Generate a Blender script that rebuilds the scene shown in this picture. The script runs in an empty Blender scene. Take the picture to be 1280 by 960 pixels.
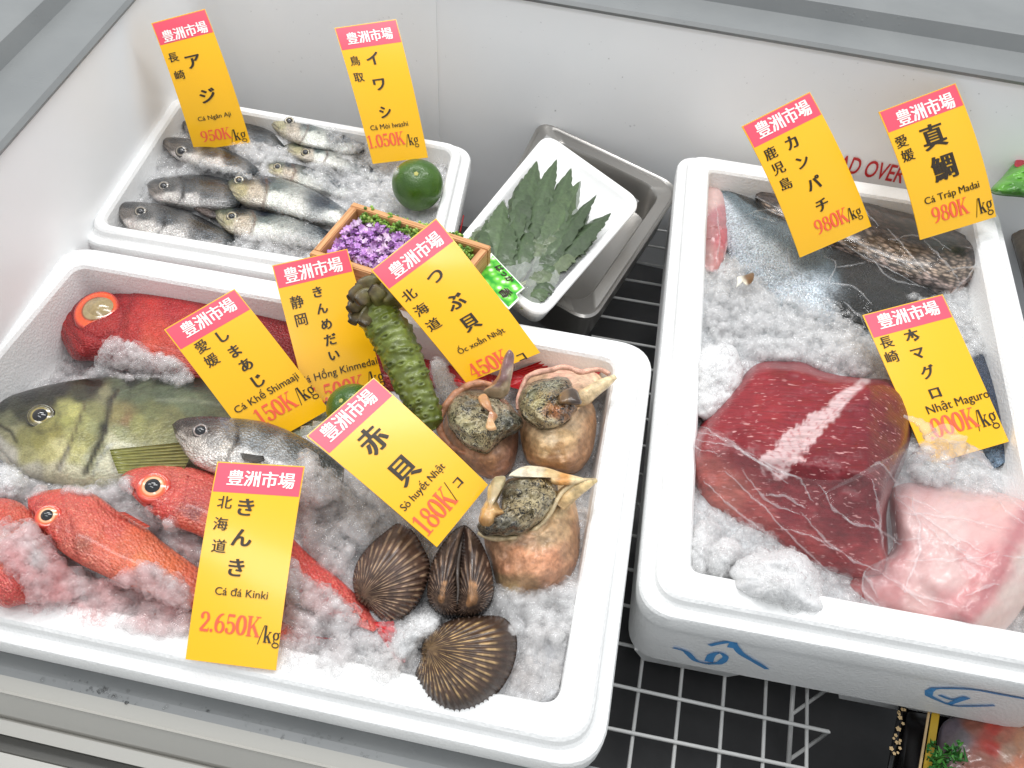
import bpy, bmesh, math, random
import numpy as np
from mathutils import Vector, Matrix
from mathutils.bvhtree import BVHTree
random.seed(5); RNG = np.random.default_rng(11)
sc = bpy.context.scene
COL = sc.collection

# ------------------------------------------------------------------ camera
F = 1000.0                                   # focal length in photo pixels (1280 wide)
R = np.array([[0.98006, 0.1937, 0.0444], [0.17565, -0.73989, -0.64939], [-0.09294, 0.64423, -0.75916]])
CAM = np.array([0.5461, -0.5419, 0.5364])
cd = bpy.data.cameras.new('camera'); cam = bpy.data.objects.new('camera', cd); COL.objects.link(cam)
cd.sensor_width = 36.0; cd.lens = 36.0 * F / 1280.0; cd.clip_start = 0.01; cd.clip_end = 50
U_, S_, V_ = np.linalg.svd(R); R = U_ @ V_
m = Matrix.Identity(4)
for i in range(3):
    m[i][0] = R[0][i]; m[i][1] = -R[1][i]; m[i][2] = -R[2][i]; m[i][3] = CAM[i]
cam.matrix_world = m
sc.camera = cam

# ------------------------------------------------------------------ light and exposure
w = bpy.data.worlds.new('World'); sc.world = w; w.use_nodes = True
bg = w.node_tree.nodes['Background']; bg.inputs[0].default_value = (0.92, 0.965, 1.0, 1); bg.inputs[1].default_value = 0.70
def area(name, loc, target, sx, sy, power, col=(1, 1, 1)):
    l = bpy.data.lights.new(name, 'AREA'); l.shape = 'RECTANGLE'; l.size = sx; l.size_y = sy; l.energy = power; l.color = col
    o = bpy.data.objects.new(name, l); COL.objects.link(o); o.location = loc
    o.rotation_euler = (Vector(target) - Vector(loc)).to_track_quat('-Z', 'Y').to_euler()
    return o
area('ceiling_lamp', (0.15, 0.75, 1.75), (0.45, 0.0, 0), 1.3, 0.22, 17, (1, 0.998, 0.995))
area('ceiling_lamp', (1.1, 0.35, 1.8), (0.5, 0.0, 0), 0.25, 1.4, 14, (1, 0.998, 0.995))
area('ceiling_lamp', (0.2, -0.9, 1.9), (0.45, 0.0, 0), 1.4, 0.25, 9, (1, 0.998, 0.995))
area('ceiling_lamp', (-0.9, 0.1, 1.8), (0.3, 0.1, 0), 0.25, 1.3, 8, (1, 0.998, 0.995))
sc.view_settings.view_transform = 'Standard'; sc.view_settings.look = 'None'
sc.view_settings.exposure = 0.02; sc.view_settings.gamma = 1.0
sc.cycles.max_bounces = 28; sc.cycles.diffuse_bounces = 22; sc.cycles.glossy_bounces = 8; sc.cycles.transmission_bounces = 10; sc.cycles.transparent_max_bounces = 48
sc.cycles.caustics_reflective = True; sc.cycles.blur_glossy = 0.6; sc.cycles.caustics_refractive = False
sc.cycles.sample_clamp_indirect = 4.0

# ------------------------------------------------------------------ helpers
def W(px, py=None, z=0.0):
    """world point(s) seen at photo pixel(s) at height z"""
    a = np.asarray(px, float)
    if py is not None: a = np.stack([a, np.asarray(py, float)], -1)
    z = np.asarray(z, float)
    d = np.stack([(a[..., 0] - 640) / F, (a[..., 1] - 480) / F, np.ones(a.shape[:-1])], -1) @ R
    t = (z - CAM[2]) / d[..., 2]
    return CAM + d * t[..., None]
def Wplane(px, py, P, n):
    d = np.array([(px - 640) / F, (py - 480) / F, 1.0]) @ R
    return CAM + d * (((np.asarray(P) - CAM) @ n) / (d @ n))
def tocam(P): 
    v = CAM - P; return v / np.linalg.norm(v, axis=-1, keepdims=True)
def px_of(P):
    q = (np.asarray(P) - CAM) @ R.T
    return np.stack([640 + F * q[..., 0] / q[..., 2], 480 + F * q[..., 1] / q[..., 2]], -1)
def lin(c):
    c = np.asarray(c, float) / 255.0
    return np.where(c <= 0.04045, c / 12.92, ((c + 0.055) / 1.055) ** 2.4)
def idw(P, S, vals, p=3.0, eps=1e-9):
    P = np.asarray(P, float); S = np.asarray(S, float); vals = np.asarray(vals, float)
    sh = P.shape[:-1]; Q = P.reshape(-1, P.shape[-1])
    out = []
    for k in range(0, len(Q), 20000):
        d = np.linalg.norm(Q[k:k + 20000, None] - S[None], axis=2) + eps
        wt = 1 / d ** p; wt /= wt.sum(1, keepdims=True); out.append(wt @ vals)
    out = np.concatenate(out)
    return out.reshape(sh + vals.shape[1:])
def catmull(pts, n):
    P = np.asarray(pts, float)
    seg = np.r_[0, np.cumsum(np.linalg.norm(np.diff(P, axis=0), axis=1) ** 0.75 + 1e-6)]
    t = np.linspace(0, seg[-1], n); out = np.zeros((n, P.shape[1]))
    tang = np.zeros_like(P)
    for i in range(len(P)):
        if 0 < i < len(P) - 1:
            h0, h1 = seg[i] - seg[i - 1], seg[i + 1] - seg[i]
            tang[i] = (((P[i] - P[i - 1]) / h0) * h1 + ((P[i + 1] - P[i]) / h1) * h0) / (h0 + h1)
        elif i == 0: tang[i] = (P[1] - P[0]) / (seg[1] - seg[0])
        else: tang[i] = (P[-1] - P[-2]) / (seg[-1] - seg[-2])
    k = np.clip(np.searchsorted(seg, t, side='right') - 1, 0, len(P) - 2)
    h = (seg[k + 1] - seg[k])[:, None]; u = ((t - seg[k]) / (seg[k + 1] - seg[k]))[:, None]
    return ((2 * u**3 - 3 * u**2 + 1) * P[k] + (u**3 - 2 * u**2 + u) * h * tang[k] + (-2 * u**3 + 3 * u**2) * P[k + 1] + (u**3 - u**2) * h * tang[k + 1])
def closed(pts, n):
    P = np.asarray(pts, float); k = len(P)
    Q = np.concatenate([P[-2:], P, P[:3]])
    C = catmull(Q, 400)
    i0 = np.argmin(np.linalg.norm(C[:200] - P[0], axis=1)); i1 = 200 + np.argmin(np.linalg.norm(C[200:] - P[0], axis=1))
    C = C[i0:i1 + 1]
    s = np.r_[0, np.cumsum(np.linalg.norm(np.diff(C, axis=0), axis=1))]
    t = np.linspace(0, s[-1], n, endpoint=False)
    return np.stack([np.interp(t, s, C[:, j]) for j in range(C.shape[1])], 1)
def seg_dist(P, line):
    """distance and sign of points to a polyline (all pixels)"""
    P = np.asarray(P, float); L = np.asarray(line, float)
    best = np.full(P.shape[:-1], 1e9); sg = np.zeros(P.shape[:-1])
    for a, b in zip(L[:-1], L[1:]):
        ab = b - a; t = np.clip(((P - a) @ ab) / (ab @ ab), 0, 1)
        d = P - (a + t[..., None] * ab); dist = np.hypot(d[..., 0], d[..., 1])
        cr = ab[0] * d[..., 1] - ab[1] * d[..., 0]
        mk = dist < best; best = np.where(mk, dist, best); sg = np.where(mk, np.sign(cr), sg)
    return best, sg
_wv = [(RNG.normal(size=3), RNG.uniform(0, 6.28), 1) for _ in range(60)]
def wav(P, freq, seed=0, octv=3):
    """cheap smooth noise, about -1..1"""
    P = np.asarray(P, float); r = np.random.default_rng(seed); out = np.zeros(P.shape[:-1]); amp = 1.0; tot = 0
    for o in range(octv):
        for _ in range(6):
            k = r.normal(size=P.shape[-1]); k /= np.linalg.norm(k)
            out += amp * np.sin(P @ k * freq * 6.283 * r.uniform(0.6, 1.4) + r.uniform(0, 6.28)) / 2.4
        tot += amp; amp *= 0.5; freq *= 2.1
    return out / tot

def build(name, V, Fc, mat, parent=None, col=None, uv=None, smooth=True, sharp=None):
    me = bpy.data.meshes.new(name)
    V = np.asarray(V, float)
    root = parent
    while root is not None and root.parent is not None: root = root.parent
    if root is not None: V = V - np.array(root.location)
    Fc = Fc.tolist() if isinstance(Fc, np.ndarray) else Fc
    me.from_pydata(V.tolist(), [], Fc)
    if smooth: me.polygons.foreach_set('use_smooth', np.ones(len(me.polygons), bool))
    if col is not None:
        a = me.attributes.new('Col', 'FLOAT_COLOR', 'POINT')
        c = np.ones((len(V), 4)); c[:, :3] = col; a.data.foreach_set('color', c.ravel())
    if uv is not None:
        a = me.attributes.new('Pat', 'FLOAT_VECTOR', 'POINT')
        c = np.zeros((len(V), 3)); c[:, :uv.shape[1]] = uv; a.data.foreach_set('vector', c.ravel())
    me.update()
    if sharp is not None:
        bm = bmesh.new(); bm.from_mesh(me); bmesh.ops.recalc_face_normals(bm, faces=bm.faces)
        for e in bm.edges:
            if len(e.link_faces) == 2 and e.calc_face_angle(0) > sharp: e.smooth = False
        bm.to_mesh(me); bm.free()
    o = bpy.data.objects.new(name, me); COL.objects.link(o)
    if mat: me.materials.append(mat)
    if parent is not None: o.parent = parent
    return o
def tag(o, label=None, cat=None, group=None, kind=None):
    if label: o['label'] = label
    if cat: o['category'] = cat
    if group: o['group'] = group
    if kind: o['kind'] = kind
    return o
def thing(name, label, cat, loc, group=None):
    o = bpy.data.objects.new(name, None); COL.objects.link(o); o.location = [float(x) for x in loc]; o.empty_display_size = 0.02
    return tag(o, label, cat, group)
def grid_faces(nu, nv, off=0, closeu=False, closev=False):
    f = []
    for i in range(nu - (0 if closeu else 1)):
        for j in range(nv - (0 if closev else 1)):
            i2, j2 = (i + 1) % nu, (j + 1) % nv
            f.append((off + i * nv + j, off + i2 * nv + j, off + i2 * nv + j2, off + i * nv + j2))
    return f
def tube(path, rad, ns=8, cap=True):
    P = np.asarray(path, float); n = len(P); rad = np.broadcast_to(np.asarray(rad, float), (n,))
    T = np.gradient(P, axis=0); T /= np.linalg.norm(T, axis=1, keepdims=True)
    up = np.array([0.13, 0.21, 0.97]); V = []
    for i in range(n):
        a = np.cross(T[i], up); a /= np.linalg.norm(a) + 1e-9; b = np.cross(T[i], a)
        for k in range(ns):
            th = 2 * math.pi * k / ns; V.append(P[i] + rad[i] * (math.cos(th) * a + math.sin(th) * b))
    f = grid_faces(n, ns, closev=True)
    if cap: f += [tuple(range(ns))[::-1], tuple((n - 1) * ns + k for k in range(ns))]
    return np.array(V), f
class MB:
    def __init__(s): s.V = []; s.F = []; s.C = []; s.n = 0
    def add(s, V, Fc, c=None):
        V = np.asarray(V, float); s.V.append(V); s.F += [tuple(int(i) + s.n for i in f) for f in Fc]; s.n += len(V)
        s.C.append(np.broadcast_to(np.asarray(c if c is not None else (1, 1, 1), float), (len(V), 3)))
    def tube(s, *a, c=None, **k): s.add(*tube(*a, **k), c=c)
    def hexa(s, A, B, c=None):
        """box between two quads"""
        V = np.r_[np.asarray(A, float), np.asarray(B, float)]
        s.add(V, [(3, 2, 1, 0), (4, 5, 6, 7), (0, 1, 5, 4), (1, 2, 6, 5), (2, 3, 7, 6), (3, 0, 4, 7)], c)
    def build(s, name, mat, parent=None, smooth=True, col=False, sharp=None):
        return build(name, np.concatenate(s.V), s.F, mat, parent, col=np.concatenate(s.C) if col else None, smooth=smooth, sharp=sharp)

# ------------------------------------------------------------------ materials
class NT:
    def __init__(s, name):
        s.m = bpy.data.materials.new(name); s.m.use_nodes = True; s.t = s.m.node_tree
        s.b = s.t.nodes['Principled BSDF']; s.out = s.t.nodes['Material Output']
    def n(s, typ, **kw):
        nd = s.t.nodes.new(typ)
        for k, v in kw.items():
            if k.startswith('i_'): nd.inputs[k[2:].replace('_', ' ')].default_value = v
            else: setattr(nd, k, v)
        return nd
    def l(s, a, b): s.t.links.new(a, b)
    def set(s, **kw):
        for k, v in kw.items(): s.b.inputs[k.replace('_', ' ')].default_value = v
        return s
    def coord(s): return s.n('ShaderNodeTexCoord').outputs['Object']
    def attr(s, nm, which='Color'): 
        return s.n('ShaderNodeAttribute', attribute_name=nm).outputs[which]
    def noise(s, vec, scale, detail=4, rough=0.6):
        nd = s.n('ShaderNodeTexNoise'); nd.inputs['Scale'].default_value = scale; nd.inputs['Detail'].default_value = detail; nd.inputs['Roughness'].default_value = rough
        s.l(vec, nd.inputs['Vector']); return nd.outputs['Fac']
    def voro(s, vec, scale, feature='F1', out='Distance'):
        nd = s.n('ShaderNodeTexVoronoi', feature=feature); nd.inputs['Scale'].default_value = scale
        s.l(vec, nd.inputs['Vector']); return nd.outputs[out]
    def ramp(s, fac, stops):
        nd = s.n('ShaderNodeValToRGB'); cr = nd.color_ramp
        while len(cr.elements) < len(stops): cr.elements.new(0.5)
        for e, (p, c) in zip(cr.elements, stops):
            e.position = p; e.color = tuple(c) + (1,) if not np.isscalar(c) else (c, c, c, 1)
        s.l(fac, nd.inputs[0]); return nd.outputs[0]
    def mix(s, a, b, fac, mode='MIX'):
        nd = s.n('ShaderNodeMix', data_type='RGBA', blend_type=mode)
        for inp, v in ((nd.inputs[6], a), (nd.inputs[7], b), (nd.inputs[0], fac)):
            if hasattr(v, 'links') or hasattr(v, 'is_linked'): s.l(v, inp)
            elif np.isscalar(v): inp.default_value = v
            else: inp.default_value = tuple(v) + (1,)
        return nd.outputs[2]
    def math(s, op, a, b=0.0):
        nd = s.n('ShaderNodeMath', operation=op)
        for inp, v in ((nd.inputs[0], a), (nd.inputs[1], b)):
            if hasattr(v, 'is_linked'): s.l(v, inp)
            else: inp.default_value = v
        return nd.outputs[0]
    def base(s, c): 
        if hasattr(c, 'is_linked'): s.l(c, s.b.inputs['Base Color'])
        else: s.b.inputs['Base Color'].default_value = tuple(c) + (1,)
        return s
    def bump(s, h, strength=0.3, dist=0.001, prev=None):
        nd = s.n('ShaderNodeBump'); nd.inputs['Strength'].default_value = strength; nd.inputs['Distance'].default_value = dist
        s.l(h, nd.inputs['Height'])
        if prev is not None: s.l(prev, nd.inputs['Normal'])
        s.l(nd.outputs[0], s.b.inputs['Normal']); return nd.outputs[0]

def mat_plain(name, c, rough=0.5, **kw):
    k = NT(name); k.base(tuple(lin(c))).set(Roughness=rough, **kw); return k.m
def mat_foam():
    k = NT('foam'); v = k.coord()
    b = k.voro(v, 420); n = k.noise(v, 14, 5, 0.65); d = k.noise(v, 60, 3)
    k.base(k.mix(k.ramp(n, [(0.3, (0.80, 0.80, 0.79)), (0.7, (0.87, 0.87, 0.865))]), (0.72, 0.70, 0.68), k.ramp(d, [(0.66, 0), (0.8, 0.5)])))
    k.set(Roughness=0.42); k.b.inputs['Specular IOR Level'].default_value = 0.4
    k.b.inputs['Subsurface Weight'].default_value = 0.1; k.b.inputs['Subsurface Radius'].default_value = (0.006, 0.006, 0.006); k.b.inputs['Subsurface Scale'].default_value = 1.0
    p = k.bump(b, 0.3, 0.0012); k.bump(n, 0.3, 0.004, p); return k.m
def mat_wall():
    k = NT('freezer_enamel'); v = k.coord()
    n = k.noise(v, 6, 5, 0.6); f = k.voro(v, 240); f2 = k.noise(v, 30, 3)
    k.base(k.ramp(n, [(0.3, (0.89, 0.90, 0.91)), (0.7, (0.93, 0.935, 0.94))])).set(Roughness=0.38)
    frost = k.math('MULTIPLY', k.ramp(f, [(0.08, 1), (0.2, 0)]), k.ramp(f2, [(0.56, 0), (0.7, 1)]))
    p = k.bump(frost, 0.25, 0.001); k.bump(n, 0.3, 0.004, p); return k.m
def mat_rail():
    k = NT('rail_plastic'); v = k.coord()
    n = k.noise(v, 10, 5); f = k.voro(v, 180); f2 = k.noise(v, 22, 3)
    k.base(k.ramp(n, [(0.3, (0.185, 0.193, 0.195)), (0.7, (0.22, 0.228, 0.228))])).set(Roughness=0.33)
    frost = k.math('MULTIPLY', k.ramp(f, [(0.1, 1), (0.3, 0)]), k.ramp(f2, [(0.55, 0), (0.62, 1)]))
    k.bump(frost, 0.2, 0.001); return k.m
def mat_skin(name, rough=0.27, scale=260.0, scale_str=0.25, noise_amt=0.35, coat=0.5, metal=0.0, noise_scale=120, spec_noise=900, fleck=None, grain=.18):
    k = NT(name); c = k.attr('Col'); v = k.coord(); p = k.attr('Pat', 'Vector')
    n = k.noise(v, noise_scale, 6, 0.7); n2 = k.noise(v, spec_noise, 2, 0.5)
    dk = k.ramp(n, [(0.25, (1 - noise_amt,) * 3), (0.5, (1, 1, 1)), (0.78, (1 + noise_amt * 0.9,) * 3)])
    cc = k.mix(c, dk, 1.0, 'MULTIPLY')
    cc = k.mix(cc, k.ramp(n2, [(0.3, (1 - grain,) * 3), (0.7, (1 + grain,) * 3)]), 1.0, 'MULTIPLY')
    if fleck: cc = k.mix(cc, fleck[0], k.math('MULTIPLY', k.ramp(k.noise(v, fleck[1], 3), [(fleck[2], 0), (fleck[2] + 0.06, 1)]), fleck[3]))
    k.base(cc).set(Roughness=rough, Metallic=metal); k.b.inputs['Coat Weight'].default_value = coat; k.b.inputs['Coat Roughness'].default_value = 0.12
    k.b.inputs['Subsurface Weight'].default_value = 0.12; k.b.inputs['Subsurface Radius'].default_value = (0.006, 0.003, 0.002); k.b.inputs['Subsurface Scale'].default_value = 1.0
    s_ = k.voro(p, scale); 
    b1 = k.bump(s_, min(1, scale_str * 2), 0.0018); k.bump(n, 0.35, 0.002, b1)
    return k.m
def mat_col(name, rough=0.3, coat=0.3, bump=0.3, nscale=200, amt=0.25, sss=0.0, trans=0.0, bdist=0.001):
    k = NT(name); c = k.attr('Col'); v = k.coord(); n = k.noise(v, nscale, 5, 0.65)
    cc = k.mix(c, k.ramp(n, [(0.25, (1 - amt,) * 3), (0.75, (1 + amt,) * 3)]), 1.0, 'MULTIPLY')
    k.base(cc).set(Roughness=rough); k.b.inputs['Coat Weight'].default_value = coat; k.b.inputs['Coat Roughness'].default_value = 0.1
    if sss: k.b.inputs['Subsurface Weight'].default_value = sss; k.b.inputs['Subsurface Radius'].default_value = (0.01, 0.005, 0.004); k.b.inputs['Subsurface Scale'].default_value = 1.0
    if trans: k.b.inputs['Transmission Weight'].default_value = trans
    k.bump(n, bump, bdist); return k.m
def mat_ice():
    k = NT('crushed_ice'); v = k.coord(); n = k.noise(v, 420, 4, 0.6); n3 = k.noise(v, 1500, 2, 0.5); n2 = k.noise(v, 75, 4, .6)
    k.t.nodes.remove(k.b)
    nd = k.n('ShaderNodeBump'); nd.inputs['Strength'].default_value = .35; nd.inputs['Distance'].default_value = .0012; k.l(k.noise(v, 520, 3, .5), nd.inputs['Height'])
    tr = k.n('ShaderNodeBsdfTransparent'); tr.inputs[0].default_value = (1, 1, 1, 1)
    ca = k.attr('Col'); df = k.n('ShaderNodeBsdfDiffuse'); k.l(ca, df.inputs[0])
    tl = k.n('ShaderNodeBsdfTranslucent'); k.l(ca, tl.inputs[0])
    gl = k.n('ShaderNodeBsdfGlossy'); gl.inputs['Roughness'].default_value = .06; k.l(nd.outputs[0], gl.inputs['Normal'])
    def mx(f, a, b):
        m_ = k.n('ShaderNodeMixShader'); k.l(a, m_.inputs[1]); k.l(b, m_.inputs[2])
        if hasattr(f, 'is_linked'): k.l(f, m_.inputs[0])
        else: m_.inputs[0].default_value = f
        return m_.outputs[0]
    clear = tr.outputs[0]; white = mx(.5, df.outputs[0], tl.outputs[0])
    fac = k.math('MULTIPLY', k.ramp(k.noise(v, 160, 3, .5), [(.3, .3), (.7, 1)]), k.ramp(n2, [(.35, .03), (.65, .30)]))
    lw = k.n('ShaderNodeLayerWeight'); lw.inputs['Blend'].default_value = .5; fac = k.math('MINIMUM', k.math('ADD', fac, k.math('MULTIPLY', k.math('POWER', lw.outputs['Facing'], 3.0), .22)), 1.0)
    fr = k.n('ShaderNodeFresnel'); fr.inputs['IOR'].default_value = 1.33; k.l(nd.outputs[0], fr.inputs['Normal'])
    ge = k.n('ShaderNodeNewGeometry'); frf = k.math('MULTIPLY', k.math('MULTIPLY', fr.outputs[0], 0.85), k.math('SUBTRACT', 1.0, ge.outputs['Backfacing']))
    k.l(mx(frf, mx(fac, clear, white), gl.outputs[0]), k.out.inputs['Surface']); return k.m
def mat_icebed():
    k = NT('ice_bed'); v = k.coord(); n = k.noise(v, 300, 5, 0.7); c = k.attr('Col')
    k.base(k.mix(c, k.ramp(n, [(0.3, (0.8, 0.8, 0.8)), (0.7, (1.05, 1.05, 1.05))]), 1.0, 'MULTIPLY')).set(Roughness=0.22, IOR=1.31)
    k.bump(n, 0.9, 0.004); return k.m
def mat_lump():
    k = NT('ice_lump'); v = k.coord(); n = k.noise(v, 260, 5, 0.7)
    k.base((0.74, 0.735, 0.735)).set(Roughness=0.2, IOR=1.31)
    k.b.inputs['Subsurface Weight'].default_value = 0.4; k.b.inputs['Subsurface Radius'].default_value = (0.01, 0.01, 0.01); k.b.inputs['Subsurface Scale'].default_value = 1.0
    k.bump(n, 0.6, 0.003); return k.m
def mat_film(name, strength=0.35, haze=0.06, nscale=40, tint=(1, 1, 1), stretch=None):
    k = NT(name); t = k.t; t.nodes.remove(k.b)
    tr = k.n('ShaderNodeBsdfTransparent'); tr.inputs[0].default_value = tint + (1,)
    gl = k.n('ShaderNodeBsdfGlossy'); gl.inputs['Roughness'].default_value = 0.06
    df = k.n('ShaderNodeBsdfDiffuse'); df.inputs[0].default_value = (0.95, 0.95, 0.96, 1)
    v = k.coord()
    if stretch:
        mp = k.n('ShaderNodeMapping'); mp.inputs['Scale'].default_value = stretch[0]; mp.inputs['Rotation'].default_value = stretch[1]; k.l(v, mp.inputs['Vector']); v = mp.outputs[0]
    n = k.noise(v, nscale, 4, 0.55)
    nd = k.n('ShaderNodeBump'); nd.inputs['Strength'].default_value = 0.5; nd.inputs['Distance'].default_value = 0.006; k.l(n, nd.inputs['Height'])
    k.l(nd.outputs[0], gl.inputs['Normal'])
    lw = k.n('ShaderNodeLayerWeight'); lw.inputs['Blend'].default_value = 0.25; k.l(nd.outputs[0], lw.inputs['Normal'])
    fac = k.math('ADD', k.math('MULTIPLY', k.math('POWER', lw.outputs['Facing'], 2.5), strength), 0.014)
    m1 = k.n('ShaderNodeMixShader'); m1.inputs[0].default_value = haze; k.l(tr.outputs[0], m1.inputs[1]); k.l(df.outputs[0], m1.inputs[2])
    m2 = k.n('ShaderNodeMixShader'); k.l(fac, m2.inputs[0]); k.l(m1.outputs[0], m2.inputs[1]); k.l(gl.outputs[0], m2.inputs[2])
    k.l(m2.outputs[0], k.out.inputs['Surface']); return k.m
def mat_wood():
    k = NT('pine_wood'); v = k.attr('Pat', 'Vector')
    mp = k.n('ShaderNodeMapping'); mp.inputs['Scale'].default_value = (25, 900, 900); k.l(v, mp.inputs['Vector'])
    n = k.noise(mp.outputs[0], 1.0, 4, 0.6)
    k.base(k.ramp(n, [(0.3, tuple(lin((150, 98, 58)))), (0.5, tuple(lin((205, 150, 100)))), (0.7, tuple(lin((226, 178, 128))))])).set(Roughness=0.55)
    k.bump(n, 0.3, 0.0006); return k.m
def mat_steel():
    k = NT('brushed_steel'); v = k.coord(); mp = k.n('ShaderNodeMapping'); mp.inputs['Scale'].default_value = (20, 400, 400); k.l(v, mp.inputs['Vector']); n = k.noise(mp.outputs[0], 1, 3)
    k.base((0.36, 0.345, 0.325)).set(Metallic=0.85, Roughness=0.3); k.bump(n, 0.06, 0.0005); return k.m
def mat_floor():
    k = NT('freezer_floor_grey'); v = k.coord(); n = k.noise(v, 12, 5); k.base(k.ramp(n, [(0.3, (0.045, 0.045, 0.047)), (0.7, (0.07, 0.07, 0.072))])).set(Roughness=0.5); k.bump(n, 0.1, 0.002); return k.m

M = dict(foam=mat_foam(), wall=mat_wall(), rail=mat_rail(), ice=mat_ice(), bed=mat_icebed(), lump=mat_lump(), wood=mat_wood(), steel=mat_steel(), floor=mat_floor())
M['red_skin'] = mat_skin('alfonsino_skin', 0.36, 420, 0.4, 0.3, 0.15, noise_scale=90, fleck=(tuple(lin((236, 120, 112))), 800, 0.58, 0.3))
M['kinki_skin'] = mat_skin('rockfish_skin', 0.33, 360, 0.35, 0.28, 0.25, noise_scale=110, fleck=(tuple(lin((246, 170, 140))), 620, 0.58, 0.5))
M['olive_skin'] = mat_skin('jack_skin', 0.3, 300, 0.12, 0.5, 0.25, noise_scale=95, metal=0.1)
M['silver_skin'] = mat_skin('silver_skin', 0.24, 420, 0.3, 0.4, 0.3, metal=0.4, noise_scale=130, grain=.3)
M['fillet_skin'] = mat_skin('amberjack_skin', 0.3, 520, 0.5, 0.3, 0.15, noise_scale=60, spec_noise=520, grain=.5)
M['eye'] = mat_col('eye_iris', 0.12, 1.0, 0.1, 300, 0.2)
M['pupil'] = mat_plain('pupil_black', (14, 15, 20), 0.08)
M['pupil'].node_tree.nodes['Principled BSDF'].inputs['Coat Weight'].default_value = 1.0
M['fin'] = mat_col('fin_membrane', 0.3, 0.4, 0.3, 160, 0.25, trans=0.0)
M['yellow'] = mat_plain('card_yellow', (244, 184, 8), 0.3); M['pink'] = mat_plain('card_pink', (232, 82, 104), 0.32)
M['yellow'].node_tree.nodes['Principled BSDF'].inputs['Coat Weight'].default_value = .3; M['yellow'].node_tree.nodes['Principled BSDF'].inputs['Coat Roughness'].default_value = .12
M['ink'] = mat_plain('ink_black', (46, 34, 16), 0.45); M['white_ink'] = mat_plain('ink_white', (252, 240, 236), 0.45); M['red_ink'] = mat_plain('ink_coral', (238, 96, 62), 0.45)

# ------------------------------------------------------------------ freezer chest around the boxes
ZT = 0.13
wa, wb = W(690, 0, ZT), W(1280, 100, ZT); la, lb = W(160, 0, ZT), W(0, 180, ZT)
bd = (wb - wa) / np.linalg.norm(wb - wa); bd[2] = 0
ld = (lb - la) / np.linalg.norm(lb - la); ld[2] = 0
A_ = np.array([bd[:2], -ld[:2]]).T; tt = np.linalg.solve(A_, la[:2] - wa[:2]); corner = wa[:2] + bd[:2] * tt[0]
right_end = wa[:2] + bd[:2] * 1.6; left_end = corner + ld[:2] * 1.3
bn = np.array([-bd[1], bd[0]]); ln = np.array([ld[1], -ld[0]])
if ln[0] > 0: ln = -ln
FZ = -0.32
freezer = thing('freezer_chest', 'white enamelled chest freezer with grey plastic rims surrounding the foam boxes', 'freezer', (corner[0], corner[1], FZ))
def arc_corner(r, n=10):
    """inner outline of the two walls with a rounded corner"""
    p0 = corner + ld[:2] * r; p1 = corner + bd[:2] * r; out = []
    for i in range(n + 1):
        t = i / n; out.append((1 - t) ** 2 * p0 + 2 * t * (1 - t) * corner + t * t * p1)
    return out
line = np.array([left_end] + arc_corner(0.05) + [right_end])
def offs(L, d):
    L = np.asarray(L); t = np.gradient(L, axis=0); t /= np.linalg.norm(t, axis=1, keepdims=True)
    return L + d * np.stack([-t[:, 1], t[:, 0]], 1)   # to the outside
def sweep(mb, prof, L=line):
    rows = [np.c_[offs(L, d), np.full(len(L), z)] for d, z in prof]
    V = np.concatenate(rows); mb.add(V, grid_faces(len(prof), len(L)))
mb = MB(); sweep(mb, [(0, FZ), (0, ZT - 0.004)]); mb.build('inner_wall', M['wall'], freezer, sharp=0.6)
mb = MB(); sweep(mb, [(0.000, ZT - 0.004), (-0.004, ZT - 0.004), (-0.006, ZT), (-0.003, ZT + 0.004), (0.05, ZT + 0.006), (0.055, ZT + 0.022), (0.06, ZT + 0.024), (0.16, ZT + 0.024), (0.165, ZT - 0.1)]); mb.build('rim_frame', M['rail'], freezer, sharp=0.5)
# seam of the wall panel
s0, s1 = Wplane(543, 0, np.r_[wa[:2], 0], np.r_[bn, 0]), Wplane(545, 120, np.r_[wa[:2], 0], np.r_[bn, 0])
mb = MB(); q = bd * 0.0022
mb.hexa([np.r_[s0[:2] - q[:2], FZ], np.r_[s0[:2] + q[:2], FZ], np.r_[s0[:2] + q[:2] - bn * .0012, FZ], np.r_[s0[:2] - q[:2] - bn * .0012, FZ]],
        [np.r_[s0[:2] - q[:2], ZT - .006], np.r_[s0[:2] + q[:2], ZT - .006], np.r_[s0[:2] + q[:2] - bn * .0012, ZT - .006], np.r_[s0[:2] - q[:2] - bn * .0012, ZT - .006]])
mb.build('panel_seam', M['wall'], freezer, smooth=False)
# front rail: stepped profile along x
fa, fb = W(0, 822, -0.035), W(300, 890, -0.035); fd = (fb - fa) / np.linalg.norm(fb - fa); fn = np.array([fd[1], -fd[0], 0])
prof = [(0.004, -0.30), (0.004, -0.037), (0.005, -0.035)]
P0 = [W(0, 843, -0.036), W(0, 862, -0.040), W(0, 866, -0.040), W(0, 892, -0.055), W(0, 896, -0.060), W(0, 899, -0.055), W(0, 917, -0.058), W(0, 919, -0.07), W(0, 938, -0.07), W(0, 940, -0.058)]
mb = MB()
cuts = [(0.005, -0.035)] + [((p - fa) @ fn, p[2]) for p in P0] + [((P0[-1] - fa) @ fn + 0.3, -0.055)]
def railrow(d, z): return np.array([fa + fn * d + fd * s for s in (-0.6, 1.6)]) * [1, 1, 0] + [0, 0, z]
def rail(name, rows, mat):
    V = np.concatenate([railrow(d, z) for d, z in rows]); return build(name, V, grid_faces(len(rows), 2), mat, freezer, sharp=0.2)
M['rail_light'] = mat_plain('rail_light', (172, 170, 164), 0.35); M['rail_dark'] = mat_plain('rail_dark', (96, 95, 90), 0.4)
rail('front_rail', [(-0.016, -0.30), (-0.016, -0.0365), (0.003, -0.0355)] + cuts[:2], M['rail'])
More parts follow.
